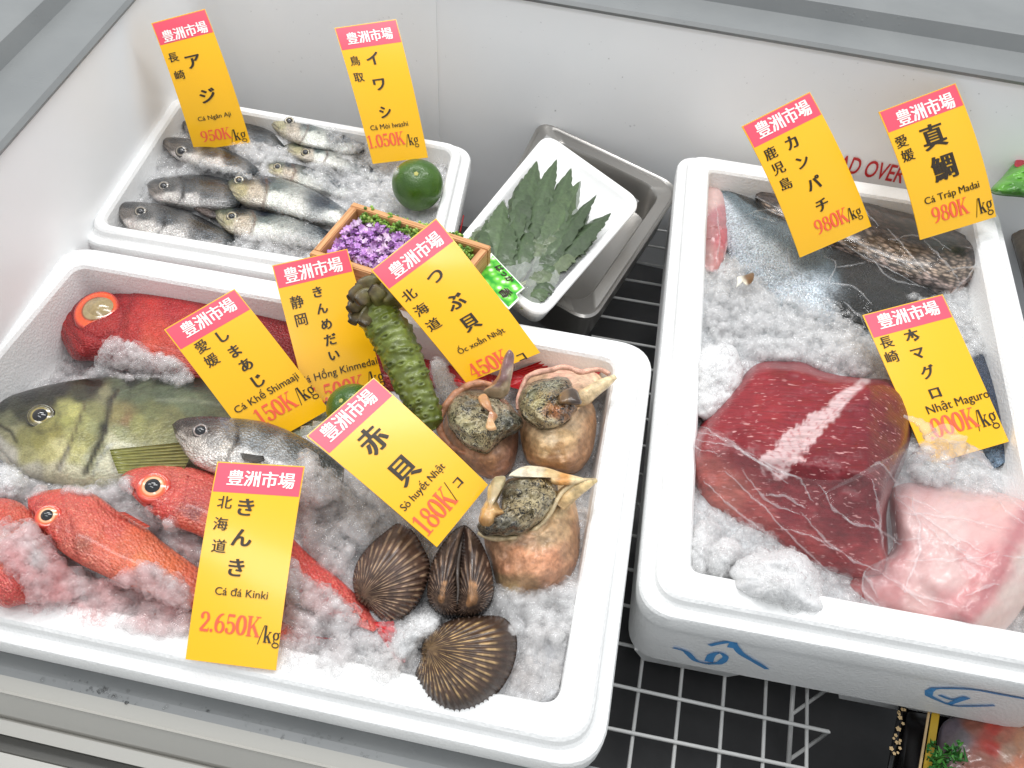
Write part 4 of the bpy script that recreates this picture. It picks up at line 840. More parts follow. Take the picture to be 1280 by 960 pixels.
whelk('whelk with a raised grey siphon and gaping brown lip, beside the 450K card', zoomed(540, 430, 5.05, [(90, 440), (150, 320), (300, 260), (440, 330), (530, 430), (545, 560), (535, 700), (490, 805), (400, 855), (300, 825), (200, 745), (110, 640), (70, 540)]), (604, 545), -.028, .034,
      [(560, 520, (150, 108, 80)), (575, 555, (146, 104, 78)), (590, 572, (150, 106, 80)), (610, 575, (166, 118, 84)), (605, 592, (160, 108, 78)), (630, 585, (140, 92, 74)), (625, 560, (150, 112, 92)), (640, 565, (128, 88, 76)), (640, 545, (120, 84, 72))],
      zoomed(540, 430, 5.05, [(90, 460), (110, 380), (160, 310), (250, 283), (330, 292), (430, 320), (500, 390), (545, 440), (572, 505), (450, 592), (345, 682), (225, 645), (135, 550)]), (602, 525), .006, .030,
      [(565, 510, (160, 150, 118)), (590, 500, (120, 110, 88)), (600, 520, (170, 158, 124)), (580, 535, (186, 176, 136)), (600, 550, (196, 182, 140)), (620, 540, (150, 140, 110)), (640, 525, (110, 108, 92)), (628, 500, (176, 160, 130)), (610, 560, (190, 172, 130))],
      [(620, 484), (604, 479), (588, 481), (572, 491), (559, 505), (550, 522), (550, 537), (557, 550), (572, 563), (590, 569)], ([.0024, .003, .0034, .0034, .003, .0022, .0012], [.020, .018, .014, .008, .0, -.006, -.010]), (176, 122, 90), None, ex_a, rib_c=(600, 520))
def ex_b(o):
    blob(o, 'operculum', [(697, 497), (703, 489), (712, 485), (720, 487), (725, 496), (727, 504), (718, 506), (706, 505), (699, 504)], (714, 497), .034, .006, M['softflesh'], [(704, 496, (112, 86, 56)), (718, 494, (66, 50, 36)), (722, 502, (58, 42, 32))], n=60, rings=10)
whelk('whelk with brown operculum and jagged pink lip, in the back corner of the front box', zoomed(540, 430, 5.05, [(545, 390), (600, 215), (740, 165), (900, 165), (1060, 190), (1080, 260), (1000, 330), (1030, 420), (1035, 560), (985, 735), (905, 812), (760, 792), (620, 752), (578, 680), (555, 540)]), (699, 535), -.024, .036,
      [(655, 500, (160, 130, 104)), (670, 475, (196, 160, 130)), (700, 468, (206, 160, 140)), (735, 470, (210, 176, 150)), (750, 480, (204, 176, 140)), (735, 500, (178, 140, 104)), (742, 530, (148, 106, 72)), (735, 560, (142, 100, 70)), (720, 580, (146, 104, 74)), (700, 560, (176, 136, 92)), (690, 550, (222, 196, 160)), (680, 562, (214, 176, 126)), (665, 570, (176, 132, 88)), (705, 545, (200, 166, 120)), (710, 528, (176, 150, 118)), (690, 575, (160, 116, 78)), (722, 515, (170, 140, 108))],
      zoomed(540, 430, 5.05, [(550, 390), (560, 320), (600, 255), (720, 215), (850, 215), (895, 275), (920, 330), (920, 400), (860, 480), (740, 537), (640, 512), (575, 460)]), (687, 504), .012, .022,
      [(660, 490, (150, 146, 112)), (670, 480, (130, 124, 98)), (690, 475, (150, 146, 120)), (675, 505, (176, 164, 116)), (700, 500, (130, 110, 74)), (695, 515, (178, 112, 64)), (685, 512, (166, 116, 70)), (672, 525, (186, 170, 130)), (705, 512, (150, 104, 66)), (690, 530, (190, 176, 140)), (712, 490, (110, 90, 60))],
      [(647, 512), (647, 500), (652, 485), (660, 471), (675, 465), (691, 462), (700, 459), (712, 460), (726, 465), (738, 463), (750, 462), (762, 468)], ([.0012, .002, .0026, .0026, .0024, .0022], [.004, .010, .016, .018, .016, .014]), (214, 164, 142),
      ([(716, 503), (728, 498), (742, 488), (756, 479), (769, 471)], [.0050, .0072, .0062, .0050, .0024], [.006, .012, .016, .018, .020], ((196, 166, 124), (226, 206, 164))), ex_b, rib_c=(690, 500))
def ex_c(o):
    blob(o, 'foot', zoomed(580, 560, 4.57, [(205, 158), (235, 165), (240, 185), (205, 240), (185, 290), (205, 340), (250, 365), (240, 390), (195, 410), (185, 440), (120, 455), (85, 420), (92, 370), (125, 300), (140, 220), (170, 170)]), (612, 638), lambda P: np.interp(P[..., 1], [590, 660], [.026, .018]), .016, M['softflesh'],
         [(627, 600, (186, 170, 130)), (615, 620, (180, 160, 122)), (606, 640, (206, 164, 108)), (615, 645, (214, 170, 112)), (628, 640, (206, 160, 104)), (608, 652, (190, 146, 94))], n=80, rings=14, namp=.0015, nfreq=70, roughedge=.8)
whelk('whelk with an orange tan foot and smooth pinkish shell, lowest of the three', zoomed(580, 560, 4.57, [(120, 470), (200, 330), (320, 180), (480, 160), (600, 220), (640, 330), (662, 480), (652, 640), (592, 760), (480, 832), (350, 852), (265, 868), (195, 800), (158, 680), (120, 560)]), (672, 670), -.026, .040,
      [(620, 690, (176, 128, 98)), (630, 710, (176, 120, 90)), (650, 690, (196, 136, 102)), (665, 700, (200, 136, 100)), (660, 680, (186, 146, 116)), (690, 700, (186, 124, 92)), (680, 670, (176, 146, 112)), (705, 660, (168, 136, 100)), (712, 690, (150, 108, 80)), (720, 660, (146, 106, 78)), (712, 715, (150, 104, 78)), (690, 725, (160, 110, 84)), (660, 735, (150, 112, 78)), (640, 740, (132, 108, 70)), (625, 725, (140, 112, 80)), (705, 635, (206, 180, 136)), (715, 640, (190, 150, 110)), (640, 665, (170, 150, 120))],
      zoomed(580, 560, 4.57, [(205, 250), (255, 180), (330, 150), (430, 128), (505, 160), (545, 260), (505, 350), (430, 432), (330, 492), (200, 502), (95, 490), (72, 440), (140, 410), (200, 350)]), (662, 630), .008, .028,
      [(640, 605, (120, 112, 90)), (655, 610, (150, 140, 112)), (670, 612, (170, 156, 122)), (665, 630, (186, 170, 130)), (680, 630, (176, 162, 128)), (650, 640, (176, 158, 120)), (640, 655, (110, 104, 86)), (610, 660, (90, 84, 70)), (660, 650, (160, 144, 112)), (680, 600, (186, 160, 110))],
      [(598, 666), (612, 672), (632, 673), (650, 671), (668, 662), (680, 652), (690, 638), (698, 622), (704, 614), (722, 602), (744, 600)], ([.0016, .0024, .0018, .0016, .0016, .0016, .002, .0016], [.006, .006, .010, .014, .018, .022, .024, .024]), (204, 182, 142),
      ([(698, 632), (706, 622), (718, 612), (732, 605), (746, 600)], [.0060, .0076, .0068, .0050, .0016], [.010, .014, .018, .021, .023], ((206, 170, 120), (232, 206, 150))), ex_c, rib_c=(665, 640))
# pale orange lip flap of the lowest whelk
w3 = bpy.data.objects['whelk.002']
blob(w3, 'shell_flap', zoomed(580, 560, 4.57, [(255, 160), (330, 108), (450, 108), (560, 140), (690, 182), (640, 205), (560, 212), (500, 200), (480, 160), (400, 150), (320, 160)]), (690, 597), .026, .006, M['shell'], [(640, 592, (226, 214, 190)), (670, 585, (222, 206, 176)), (690, 592, (206, 176, 126)), (705, 600, (206, 146, 78)), (722, 601, (230, 206, 160))], n=70, rings=10)

# ark clams -----------------------------------------------------------
k = NT('clam_shell'); c = k.attr('Col'); v = k.coord(); n = k.noise(v, 260, 4, .7)
k.base(k.mix(c, k.ramp(n, [(.3, (.7, .7, .7)), (.7, (1.25, 1.25, 1.25))]), 1.0, 'MULTIPLY')).set(Roughness=.4); k.b.inputs['Coat Weight'].default_value = .35; k.bump(n, .5, .001); M['clam'] = k.m
def valve(parent, outline, umbo, zc, h, nrib, lightc, darkc, edgec, twist=0, zt=(0, 0), bare=0.0, start=0, edge_w=.16, dashes=True, low=.9, name='valve'):
    """ribbed shell: rays fan from the umbo to the margin"""
    O = closed(outline, 720); umbo = np.asarray(umbo, float); nr = 54; q = np.linspace(0, 1, nr)
    off = np.argmin(np.linalg.norm(O - umbo, axis=1)); O = np.roll(O, -off, axis=0)
    inner = umbo + (O.mean(0) - umbo) * 0.10
    PX = inner + (O[None] - inner) * q[:, None, None]
    dO = np.linalg.norm(O - inner, axis=1)
    # dome height: distance to the outline
    ctr = O.mean(0); s = np.min(np.linalg.norm(PX[:, :, None] - O[None, None, ::12], axis=3), axis=2); mx = s.max()
    prof = np.sqrt(np.clip(1 - (1 - np.clip(s / mx, 0, 1)) ** 2, 0, 1))
    ang = np.unwrap(np.arctan2(O[:, 1] - inner[1], O[:, 0] - inner[0])); a = (ang - ang[0]) / (ang[-1] - ang[0])
    rib = 0.5 + 0.5 * np.cos(2 * np.pi * nrib * a)[None]; rib = np.broadcast_to(rib, PX.shape[:2]); fade = np.clip(q * 3, 0, 1)[:, None]
    zz = zc + h * prof + .0009 * (rib - .5) * fade + zt[0] * (PX[..., 0] - ctr[0]) + zt[1] * (PX[..., 1] - ctr[1])
    qq = np.broadcast_to(q[:, None], PX.shape[:2]); grow = np.sin(qq * 22 + .4 * np.sin(a * 9)[None]) * .5 + .5
    top = np.clip((rib - .55) / .3, 0, 1)
    noise = wav(PX, .05, 3, 4) * .5 + .5; dash = np.clip(wav(np.stack([qq * 70, np.round(a * nrib)[None] * 7.3 + 0 * qq], -1), .05, 5) * 1.5 + .75, 0, 1) if dashes else 1
    lt = top * dash * (.55 + .45 * noise) * np.clip((1 - edge_w - qq) / .10 + .5, 0.12, 1)
    col = lin(darkc) * (1 - lt[..., None]) + lin(lightc) * lt[..., None]
    e = np.clip((qq - (1 - edge_w)) / .08, 0, 1)[..., None] * .75; col = col * (1 - e) + lin(edgec) * e
    if bare: bq = np.clip((bare - qq + .12 * (noise - .5)) / .06, 0, 1)[..., None]; col = col * (1 - bq) + lin((150, 112, 78)) * (.6 + .8 * noise[..., None]) * bq
    col = col * (.85 + .2 * grow[..., None]) * (.8 + .4 * noise[..., None])
    V = W(PX, z=zz); L = W(PX, z=zc + zt[0] * (PX[..., 0] - ctr[0]) + zt[1] * (PX[..., 1] - ctr[1])); L[..., 2] -= low * h * prof; n = 720
    f = grid_faces(nr, n, closev=True); n1 = nr * n; L = L[:-1]; f += [tuple(n1 + i for i in qd)[::-1] for qd in grid_faces(nr - 1, n, closev=True)]
    f += [((nr - 1) * n + j, (nr - 1) * n + (j + 1) % n, n1 + (nr - 2) * n + (j + 1) % n, n1 + (nr - 2) * n + j) for j in range(n)]
    VV = np.r_[V.reshape(-1, 3), L.reshape(-1, 3)]; CC = np.r_[col.reshape(-1, 3), col[:-1].reshape(-1, 3)]
    o = build(name, VV, f, M['clam'], parent, col=CC); collect(VV, f); return o
G3 = 'dark ribbed ark clams'
Z6 = lambda L: zoomed(330, 640, 3.69, L)
c1 = thing('ark_clam', 'ribbed brown clam lying flat, left of the upright clam', 'clam', W(488, 715, -.02), G3)
valve(c1, Z6([(620, 52), (680, 82), (732, 160), (765, 240), (750, 330), (700, 430), (620, 500), (560, 506), (490, 450), (430, 400), (410, 320), (430, 230), (490, 150), (560, 90)]), Z6([(432, 395)])[0], -.012, .022, 60, (164, 136, 108), (80, 58, 47), (70, 50, 40), edge_w=.05)
c2 = thing('ark_clam', 'dark clam standing on its hinge with two bare brown humps', 'clam', W(575, 715, -.02), G3)
valve(c2, Z6([(925, 62), (905, 65), (870, 90), (828, 140), (780, 220), (756, 320), (756, 400), (800, 462), (860, 478), (886, 474), (890, 380), (892, 280), (905, 170)]), Z6([(815, 420)])[0], -.008, .020, 44, (146, 120, 100), (60, 44, 37), (40, 30, 26), bare=.26, edge_w=.04)
valve(c2, Z6([(928, 62), (950, 75), (982, 110), (1030, 200), (1056, 300), (1056, 390), (1005, 460), (930, 480), (894, 474), (896, 380), (898, 280), (912, 170)]), Z6([(955, 432)])[0], -.008, .020, 44, (146, 120, 100), (60, 44, 37), (40, 30, 26), bare=.34, edge_w=.04)
L = Z6([(924, 66), (908, 150), (896, 230), (892, 300), (896, 360), (890, 430), (890, 478)]); P = W(catmull(L, 24), z=np.interp(np.linspace(0, 1, 24), [0, .5, 1], [-.004, .004, -.004])); V, f = tube(P, .0016, 6); build('hinge', V, f, M['clam'], c2, col=np.tile(lin((60, 48, 40)), (len(V), 1)))
c3 = thing('ark_clam', 'broad ribbed clam with golden dashes and dark margin, nearest the front rim', 'clam', W(583, 828, -.02), G3)
valve(c3, Z6([(728, 605), (750, 562), (830, 512), (880, 492), (1000, 477), (1110, 490), (1160, 558), (1166, 640), (1130, 760), (1060, 850), (960, 910), (860, 920), (770, 872), (712, 792), (698, 745), (718, 690)]), Z6([(735, 620)])[0], -.008, .024, 64, (184, 152, 104), (78, 57, 43), (50, 36, 28), edge_w=.2)

# wasabi ---------------------------------------------------------------
was = thing('wasabi_root', 'knobbly green wasabi root with brown stalk stubs leaning beside the cards', 'root', W(500, 450, .0))
N = 150; NS = 72
SP = catmull([(466, 384), (478, 402), (492, 425), (505, 455), (519, 487), (532, 514), (540, 538)], N); zz = np.interp(np.linspace(0, 1, N), [0, .5, 1], [.056, .030, .006])
P = W(SP, z=zz); T = np.gradient(P, axis=0); T /= np.linalg.norm(T, axis=1, keepdims=True)
rad = np.interp(np.linspace(0, 1, N), [0, .06, .2, .5, .8, .95, 1], [.014, .0175, .0178, .0165, .0135, .0105, .003])
V = []; C = []; kn = [(RNG.uniform(0.03, .98), RNG.uniform(0, 6.28), RNG.uniform(.7, 1.5)) for _ in range(120)]
kn = [((i + .5 + RNG.normal() * 1.2) / 120, (i * 2.39996 + RNG.normal() * .3) % 6.283, RNG.uniform(.2, 1.7)) for i in range(120)]
for i in range(N):
    v = tocam(P[i]); a = np.cross(T[i], v); a /= np.linalg.norm(a); bb = np.cross(a, T[i])
    th = 2 * np.pi * np.arange(NS) / NS; u = i / (N - 1); d = np.zeros(NS); ridge = np.zeros(NS)
    for ku, kt, ks in kn:
        if abs(ku - u) < .05:
            dt = (th - kt + np.pi) % (2 * np.pi) - np.pi; du = (u - ku) * .135 / rad[i]; rr = np.sqrt(dt ** 2 * 1.1 + (du * 1.4) ** 2)
            d += ks * .0014 * np.exp(-((rr - .17) / .11) ** 2) - ks * .0012 * np.exp(-(rr / .1) ** 2); ridge += np.exp(-(rr / .12) ** 2)
    ring = .00025 * np.sin(u * 95 + 1.2 * np.sin(th * 2))
    r_ = rad[i] + d + ring + .0008 * wav(np.stack([np.cos(th) * 3, np.sin(th) * 3, np.full(NS, u * 12)], 1), .3, 3)
    V.append(P[i] + r_[:, None] * (np.cos(th)[:, None] * a + np.sin(th)[:, None] * bb))
    base = lin((104, 116, 34)) * (1 - u * .5) + lin((66, 76, 22)) * u * .5
    if u < .1: base = base * .6 + lin((150, 160, 80)) * .4
    nz = wav(np.stack([th * 2, np.full(NS, u * 40)], 1), .2, 8); col = base * (1 + .35 * nz[:, None]); rg = np.clip(ridge, 0, 1)[:, None] * .75; col = col * (1 - rg) + lin((70, 78, 30)) * rg
    C.append(np.clip(col, 0, 1))
V = np.concatenate(V); f = grid_faces(N, NS, closev=True) + [tuple(range(NS))[::-1], tuple((N - 1) * NS + j for j in range(NS))]
M['wasabi'] = mat_col('wasabi_rind', .42, .3, .5, 240, .3); build('rhizome', V, f, M['wasabi'], was, col=np.concatenate(C)); collect(V, f)
M['stub'] = mat_col('wasabi_stalk', .5, .15, .5, 170, .35)
stubs = [((486, 392), (440, 404), (452, 384), .064), ((482, 384), (436, 388), (456, 374), .068), ((484, 376), (437, 374), (455, 362), .070), ((488, 372), (446, 360), (464, 354), .074), ((490, 370), (462, 347), (474, 352), .072), ((494, 382), (485, 352), (484, 362), .070), ((478, 396), (452, 406), (462, 392), .062), ((476, 384), (446, 378), (458, 370), .080), ((484, 386), (462, 360), (470, 366), .080), ((492, 384), (478, 366), (486, 370), .078)]
for i, (a_, b_, m_, z0) in enumerate(stubs):
    L = catmull([a_, m_, b_], 18); z = np.interp(np.linspace(0, 1, 18), [0, .5, 1], [.056, z0, z0 + .003 * (i % 3)]); P = W(L, z=z); ns = 14; V = []; C = []
    T = np.gradient(P, axis=0); T /= np.linalg.norm(T, axis=1, keepdims=True)
    for q in range(18):
        t = q / 17; v = tocam(P[q]); a = np.cross(T[q], v); a /= np.linalg.norm(a); bb = np.cross(a, T[q]); wv_ = .0086 * (1 - .35 * t) * (1 if t < .94 else .72); hv = wv_ * .5
        for j in range(ns):
            th = 2 * np.pi * j / ns; groove = 1 - .35 * max(0, math.sin(th)) ** 4
            V.append(P[q] + a * wv_ * math.cos(th) + bb * hv * math.sin(th) * groove); C.append((lin((104, 104, 44)) * (1 - t) + lin((84, 68, 44)) * t) * (1 + .25 * math.sin(j * 2.3 + i)) * (.45 if t > .93 else 1))
    f = grid_faces(18, ns, closev=True) + [tuple(range(ns))[::-1], tuple(17 * ns + j for j in range(ns))]; build('stalk_stub', V, f, M['stub'], was, col=np.array(C))

# limes --------------------------------------------------------------------
k = NT('lime_peel'); v = k.coord(); n = k.noise(v, 30, 4); pits = k.voro(v, 620)
k.base(k.ramp(n, [(.3, tuple(lin((44, 78, 10)))), (.55, tuple(lin((62, 100, 16)))), (.8, tuple(lin((92, 126, 30))))])).set(Roughness=.32); k.b.inputs['Coat Weight'].default_value = .3; k.bump(pits, .45, .0008); M['lime'] = k.m
def lime(label, c, rpx, z, scar, group='dark green limes'):
    P0 = W(c[0], c[1], z); r = rpx * mpp(P0); o = thing('lime', label, 'lime', P0 - [0, 0, r], group); ax = None
    dd = W(scar[0], scar[1], z + r * .86) - P0; dd /= np.linalg.norm(dd); a = np.cross(dd, [0.3, 0.5, 0.1]); a /= np.linalg.norm(a); bb = np.cross(dd, a)
    nu, nv = 40, 64; V = []
    for i in range(nu):
        ph = math.pi * i / (nu - 1); dent = 1 - .10 * math.exp(-(ph / .16) ** 2)
        for j in range(nv):
            th = 2 * math.pi * j / nv; rr = r * dent * (1 + .012 * math.sin(3 * th + 1) * math.sin(ph)); V.append(P0 + rr * (.97 * dd * math.cos(ph) + math.sin(ph) * (a * math.cos(th) + bb * math.sin(th))))
    ob = build('peel', V, grid_faces(nu, nv, closev=True), M['lime'], o); collect(V, grid_faces(nu, nv, closev=True))
    V = []; n = 16
    for i, (q, h_) in enumerate(((0, .90), (.05, .905), (.085, .90), (.10, .86))):
        for j in range(n): th = 2 * math.pi * j / n; V.append(P0 + dd * r * h_ + r * q * (1 + .15 * math.sin(5 * th)) * (a * math.cos(th) + bb * math.sin(th)))
    build('stem_scar', V, grid_faces(4, n, closev=True), mat_plain('scar', (178, 174, 96), .6), o)
lime('round green lime with a pale stem scar resting in the corner of the back box', (522, 231), 32, .004, (520, 216))
lime('green lime almost wholly hidden behind the card reading 180K', (441, 512), 33, .006, (425, 500))

# wooden box of flowers ------------------------------------------------------
ZW_ = .036
q4 = W(np.array([[442, 252], [614, 307], [560, 372], [386, 317]]), z=ZW_); wbx = thing('wooden_box', 'small pine box of purple and green flower heads behind the cards', 'wooden box', np.r_[q4.mean(0)[:2], ZW_ - .036])
cq = ccw(q4); cen = cq.mean(0); hw = .0075
def board(a, b_, inn, over):
    d = b_ - a; d /= np.linalg.norm(d); n = np.array([-d[1], d[0]]); n = n if (cen - a) @ n > 0 else -n
    a2, b2 = a + d * (0 if over else hw), b_ - d * (0 if over else hw)
    A = [np.r_[a2, ZW_ - .036], np.r_[b2, ZW_ - .036], np.r_[b2 + n * hw, ZW_ - .036], np.r_[a2 + n * hw, ZW_ - .036]]; B = [np.r_[x[:2], ZW_ - (0 if over else .0006)] for x in A]
    bm = bmesh.new(); vs = [bm.verts.new(x) for x in A + B]
    for fc in ((3, 2, 1, 0), (4, 5, 6, 7), (0, 1, 5, 4), (1, 2, 6, 5), (2, 3, 7, 6), (3, 0, 4, 7)): bm.faces.new([vs[i] for i in fc])
    bmesh.ops.recalc_face_normals(bm, faces=bm.faces); bmesh.ops.bevel(bm, geom=bm.edges[:], offset=.0009, segments=2, affect='EDGES')
    V = np.array([v.co[:] for v in bm.verts]); fcs = [tuple(v.index for v in f.verts) for f in bm.faces]
    bm.verts.index_update(); V = np.array([v.co[:] for v in bm.verts]); fcs = [tuple(v.index for v in f.verts) for f in bm.faces]; bm.free()
    uv = np.stack([(V[:, :2] - a) @ d, (V[:, :2] - a) @ n, V[:, 2]], 1) + RNG.uniform(0, 1, 3)
    build('side_board', V, fcs, M['wood'], wbx, uv=uv, sharp=.5)
for i in range(4): board(cq[i], cq[(i + 1) % 4], None, i % 2 == 0)
V = [np.r_[cen + (p - cen) * .9, ZW_ - .034] for p in cq]; build('bottom_board', V, [(0, 1, 2, 3)], M['wood'], wbx, uv=np.array(V), smooth=False)
M['petal'] = mat_col('petal', .5, .1, .2, 200, .15, .1)
def inside(px, poly):
    x, y = px; c = False; j = len(poly) - 1
    for i in range(len(poly)):
        if ((poly[i][1] > y) != (poly[j][1] > y)) and (x < (poly[j][0] - poly[i][0]) * (y - poly[i][1]) / (poly[j][1] - poly[i][1]) + poly[i][0]): c = not c
        j = i
    return c
def sample_poly(poly, n):
    poly = np.asarray(poly, float); lo, hi = poly.min(0), poly.max(0); out = []
    while len(out) < n:
        p = RNG.uniform(lo, hi)
        if inside(p, poly): out.append(p)
    return np.array(out)
def flowers(name, label, poly, n, cols, r0, petals):
    mb = MB()
    for p in sample_poly(poly, n):
        z = ZW_ - RNG.uniform(.003, .013) + .003 * math.sin(p[0] * .35) * math.sin(p[1] * .4); P0 = W(p[0], p[1], z); c = lin(cols[RNG.integers(len(cols))]) * RNG.uniform(.75, 1.2); r = r0 * RNG.uniform(.7, 1.3)
        ax = np.array([RNG.normal() * .5, RNG.normal() * .5, 1]); ax /= np.linalg.norm(ax); a = np.cross(ax, [1, .3, 0]); a /= np.linalg.norm(a); b_ = np.cross(ax, a); t0 = RNG.uniform(0, 6)
        if petals:
            for k_ in range(petals):
                th = t0 + k_ * 2 * math.pi / petals; d = a * math.cos(th) + b_ * math.sin(th); e = np.cross(ax, d); cc = c * RNG.uniform(.85, 1.15)
                mb.add([P0 - ax * .0008, P0 + d * r * .55 + e * r * .36 + ax * .001, P0 + d * r + ax * r * .3, P0 + d * r * .55 - e * r * .36 + ax * .001], [(0, 1, 2), (0, 2, 3)], cc)
            V, f = tube([P0 - ax * .004, P0], [.0007, .0009], 5); mb.add(V, f, c * .8)
        else:
            for k_ in range(4):
                off = RNG.normal(size=3) * r * .6; V, f = tube([P0 + off - ax * r * .8, P0 + off - ax * r * .5, P0 + off, P0 + off + ax * r * .35, P0 + off + ax * r * .5], [r * .2, r * .45, r * .55, r * .35, r * .05], 6); mb.add(V, f, c * RNG.uniform(.8, 1.2))
    tag(mb.build(name, M['petal'], None, col=True), label, 'flowers', kind='stuff')
flowers('purple_flowers', 'mass of tiny purple flower heads in the wooden box', [(412, 316), (428, 290), (444, 276), (470, 278), (520, 300), (560, 322), (548, 356), (480, 340), (430, 322)], 950, [(206, 152, 222), (220, 176, 232), (228, 194, 232), (184, 124, 204), (214, 162, 224), (236, 212, 234)], .0034, 5)
flowers('green_buds', 'strip of green flower buds along the back of the wooden box', [(446, 276), (456, 261), (500, 273), (560, 291), (596, 305), (586, 322), (566, 326), (520, 298), (476, 280)], 460, [(96, 140, 48), (126, 166, 64), (150, 180, 84), (84, 122, 44), (110, 150, 56)], .0026, 0)
flowers('green_buds', 'clump of green flower buds showing at the right end of the wooden box', [(556, 322), (590, 318), (580, 336), (562, 352), (548, 350)], 140, [(96, 140, 48), (126, 166, 64), (84, 122, 44)], .0026, 0)

# ------------------------------------------------------------------ price cards
class Card: pass
def card(label, px, zb, zt, header, items, bend=0.0, band=0.165):
    """px: photo pixels of the corners TL, TR, BR, BL; items: (text, px, size in pixels, style)"""
    px = np.asarray(px, float); P = [W(px[0][0], px[0][1], zt), W(px[1][0], px[1][1], zt), W(px[2][0], px[2][1], zb), W(px[3][0], px[3][1], zb)]
    P = np.array(P); bend = bend + RNG.uniform(.0005, .0025); o = thing('price_card', label, 'price card', (P[2] + P[3]) / 2, 'yellow price cards with pink headers')
    Wd = np.linalg.norm(P[1] - P[0]); Ln = np.linalg.norm(P[2] - P[1])
    n = np.cross(P[1] - P[0], P[3] - P[0]); n /= np.linalg.norm(n); n = n if n @ (CAM - P[0]) > 0 else -n
    def S(u, v, e=0.0):
        u = np.asarray(u, float)[..., None]; v = np.asarray(v, float)[..., None]
        return (1 - u) * (1 - v) * P[0] + u * (1 - v) * P[1] + u * v * P[2] + (1 - u) * v * P[3] + n * (np.asarray(e, float)[..., None] + bend * 4 * v * (1 - v) + .0012 * np.sin(u * 3.1) * v)
    A = np.array([px[1] - px[0], px[3] - px[0]]).T; Ai = np.linalg.inv(A)
    def uv(p): return Ai @ (np.asarray(p, float) - px[0])
    def sheet(name, u0, u1, v0, v1, e0, e1, mat, nu=4, nv=26):
        U, Vv = np.meshgrid(np.linspace(u0, u1, nu), np.linspace(v0, v1, nv), indexing='ij'); T_ = S(U, Vv, e1).reshape(-1, 3); B_ = S(U, Vv, e0).reshape(-1, 3); k_ = nu * nv
        f = grid_faces(nu, nv) + [tuple(k_ + i for i in q)[::-1] for q in grid_faces(nu, nv)]
        ed = [i * nv for i in range(nu)] + [(nu - 1) * nv + j for j in range(1, nv)] + [i * nv + nv - 1 for i in range(nu - 2, -1, -1)] + list(range(nv - 2, 0, -1))
        f += [(a, b_, b_ + k_, a + k_) for a, b_ in zip(ed, ed[1:] + ed[:1])]
        ob = build(name, np.r_[T_, B_], f, mat, o, sharp=.6); return ob, np.r_[T_, B_], f
    ob, V, f = sheet('card_sheet', 0, 1, 0, 1, -.0004, .0002, M['yellow'])
    sheet('header_band', .012, .988, .006, band, .0002, .00035, M['pink'], nv=6)
    mper = Wd / np.linalg.norm(px[1] - px[0])
    yk = (Ln / np.linalg.norm(px[2] - px[1])) / mper; yk = 1 + (yk - 1) * .9
    def put(name, items_, mat, style):
        VV, FF, off = [], [], 0
        for txt, c, size in items_:
            if style == 'serif': V2, f2, Z = serif(txt); V2 = V2.astype(float)
            elif style == 'label': V2, f2, Z = glyphs(txt, 0, .004)
            elif style == 'head': V2, f2, Z = glyphs(txt, .006, .024)
            else: V2, f2, Z = glyphs(txt, 0 if name[0] == 'o' else .008, .014 if name[0] == 'o' else .026)
            lo, hi = V2.min(0), V2.max(0); V2 = V2 - (lo + hi) / 2
            sc2 = size * mper / ((hi - lo)[0] if style in ('serif', 'label', 'head') else 1.06); V2 = V2 * sc2; V2[:, 1] *= yk
            if style == 'serif': V2[:, 1] *= 1.12
            if style == 'head': V2[:, 1] *= 1.1
            u0, v0 = uv(c); e = .0006 + np.asarray(Z) * .012
            VV.append(S(u0 + V2[:, 0] / Wd, v0 - V2[:, 1] / Ln, e)); FF += [tuple(i + off for i in q) for q in f2]; off += len(V2)
        if VV: build(name, np.concatenate(VV), FF, mat, o, smooth=False)
    put('header_lettering', [('豊洲市場', header[0], header[1])], M['white_ink'], 'head')
    for st, nm, mt in (('k', 'name_lettering', 'ink'), ('o', 'origin_lettering', 'ink'), ('label', 'latin_lettering', 'ink'), ('serif', 'price_lettering', 'red_ink'), ('unit', 'unit_lettering', 'ink'), ('kana', 'unit_lettering', 'ink')):
        it = [(t, c, s) for t, c, s, q in items if q == st]
        put(nm, it, M[mt], {'k': 'kanji', 'o': 'kanji', 'label': 'label', 'serif': 'serif', 'unit': 'serif', 'kana': 'kanji'}[st])
    return o
K, O_, L_, P_, U2, KA = 'k', 'o', 'label', 'serif', 'unit', 'kana'
card('card reading 950K per kg above dark fish, leftmost card in the back box', [(189, 29), (256, 11), (313, 178), (243, 188)], -.012, .115, ((229, 38), 57), [('ア', (238, 73), 22, K), ('ジ', (255, 114), 23, K), ('長', (213.5, 69), 14, O_), ('崎', (221, 90), 14, O_), ('Cá Ngân Aji', (264, 141), 41, L_), ('950K', (267, 164), 37, P_), ('/kg', (294, 163), 20, U2)], .004)
card('card reading 1.050K per kg standing behind the round lime', [(418, 35), (495, 24), (535, 197), (466, 205)], -.006, .11, ((461.5, 45), 58), [('イ', (465, 73), 20, K), ('ワ', (474, 105), 20, K), ('シ', (482, 139), 19, K), ('鳥', (442.5, 76), 14, O_), ('取', (447.5, 96.5), 14, O_), ('Cá Mòi Iwashi', (487.5, 156), 51, L_), ('1.050K', (484, 174), 50, P_), ('/kg', (519, 174), 18, U2)], .004)
card('card reading 150K per kg between the red fish and the silver grey fish', [(205, 412), (293, 361), (411, 512), (320, 564)], -.020, .06, ((259, 397), 74), [('し', (275.6, 420), 19, K), ('ま', (290, 439), 19, K), ('あ', (303.6, 456), 19, K), ('じ', (318.7, 476), 20, K), ('愛', (250, 433), 18, O_), ('媛', (262, 450), 18, O_), ('Cá Khế Shimaaji', (329.5, 491), 88, L_), ('150K', (341, 511), 52, P_), ('/kg', (378, 493), 26, U2)])
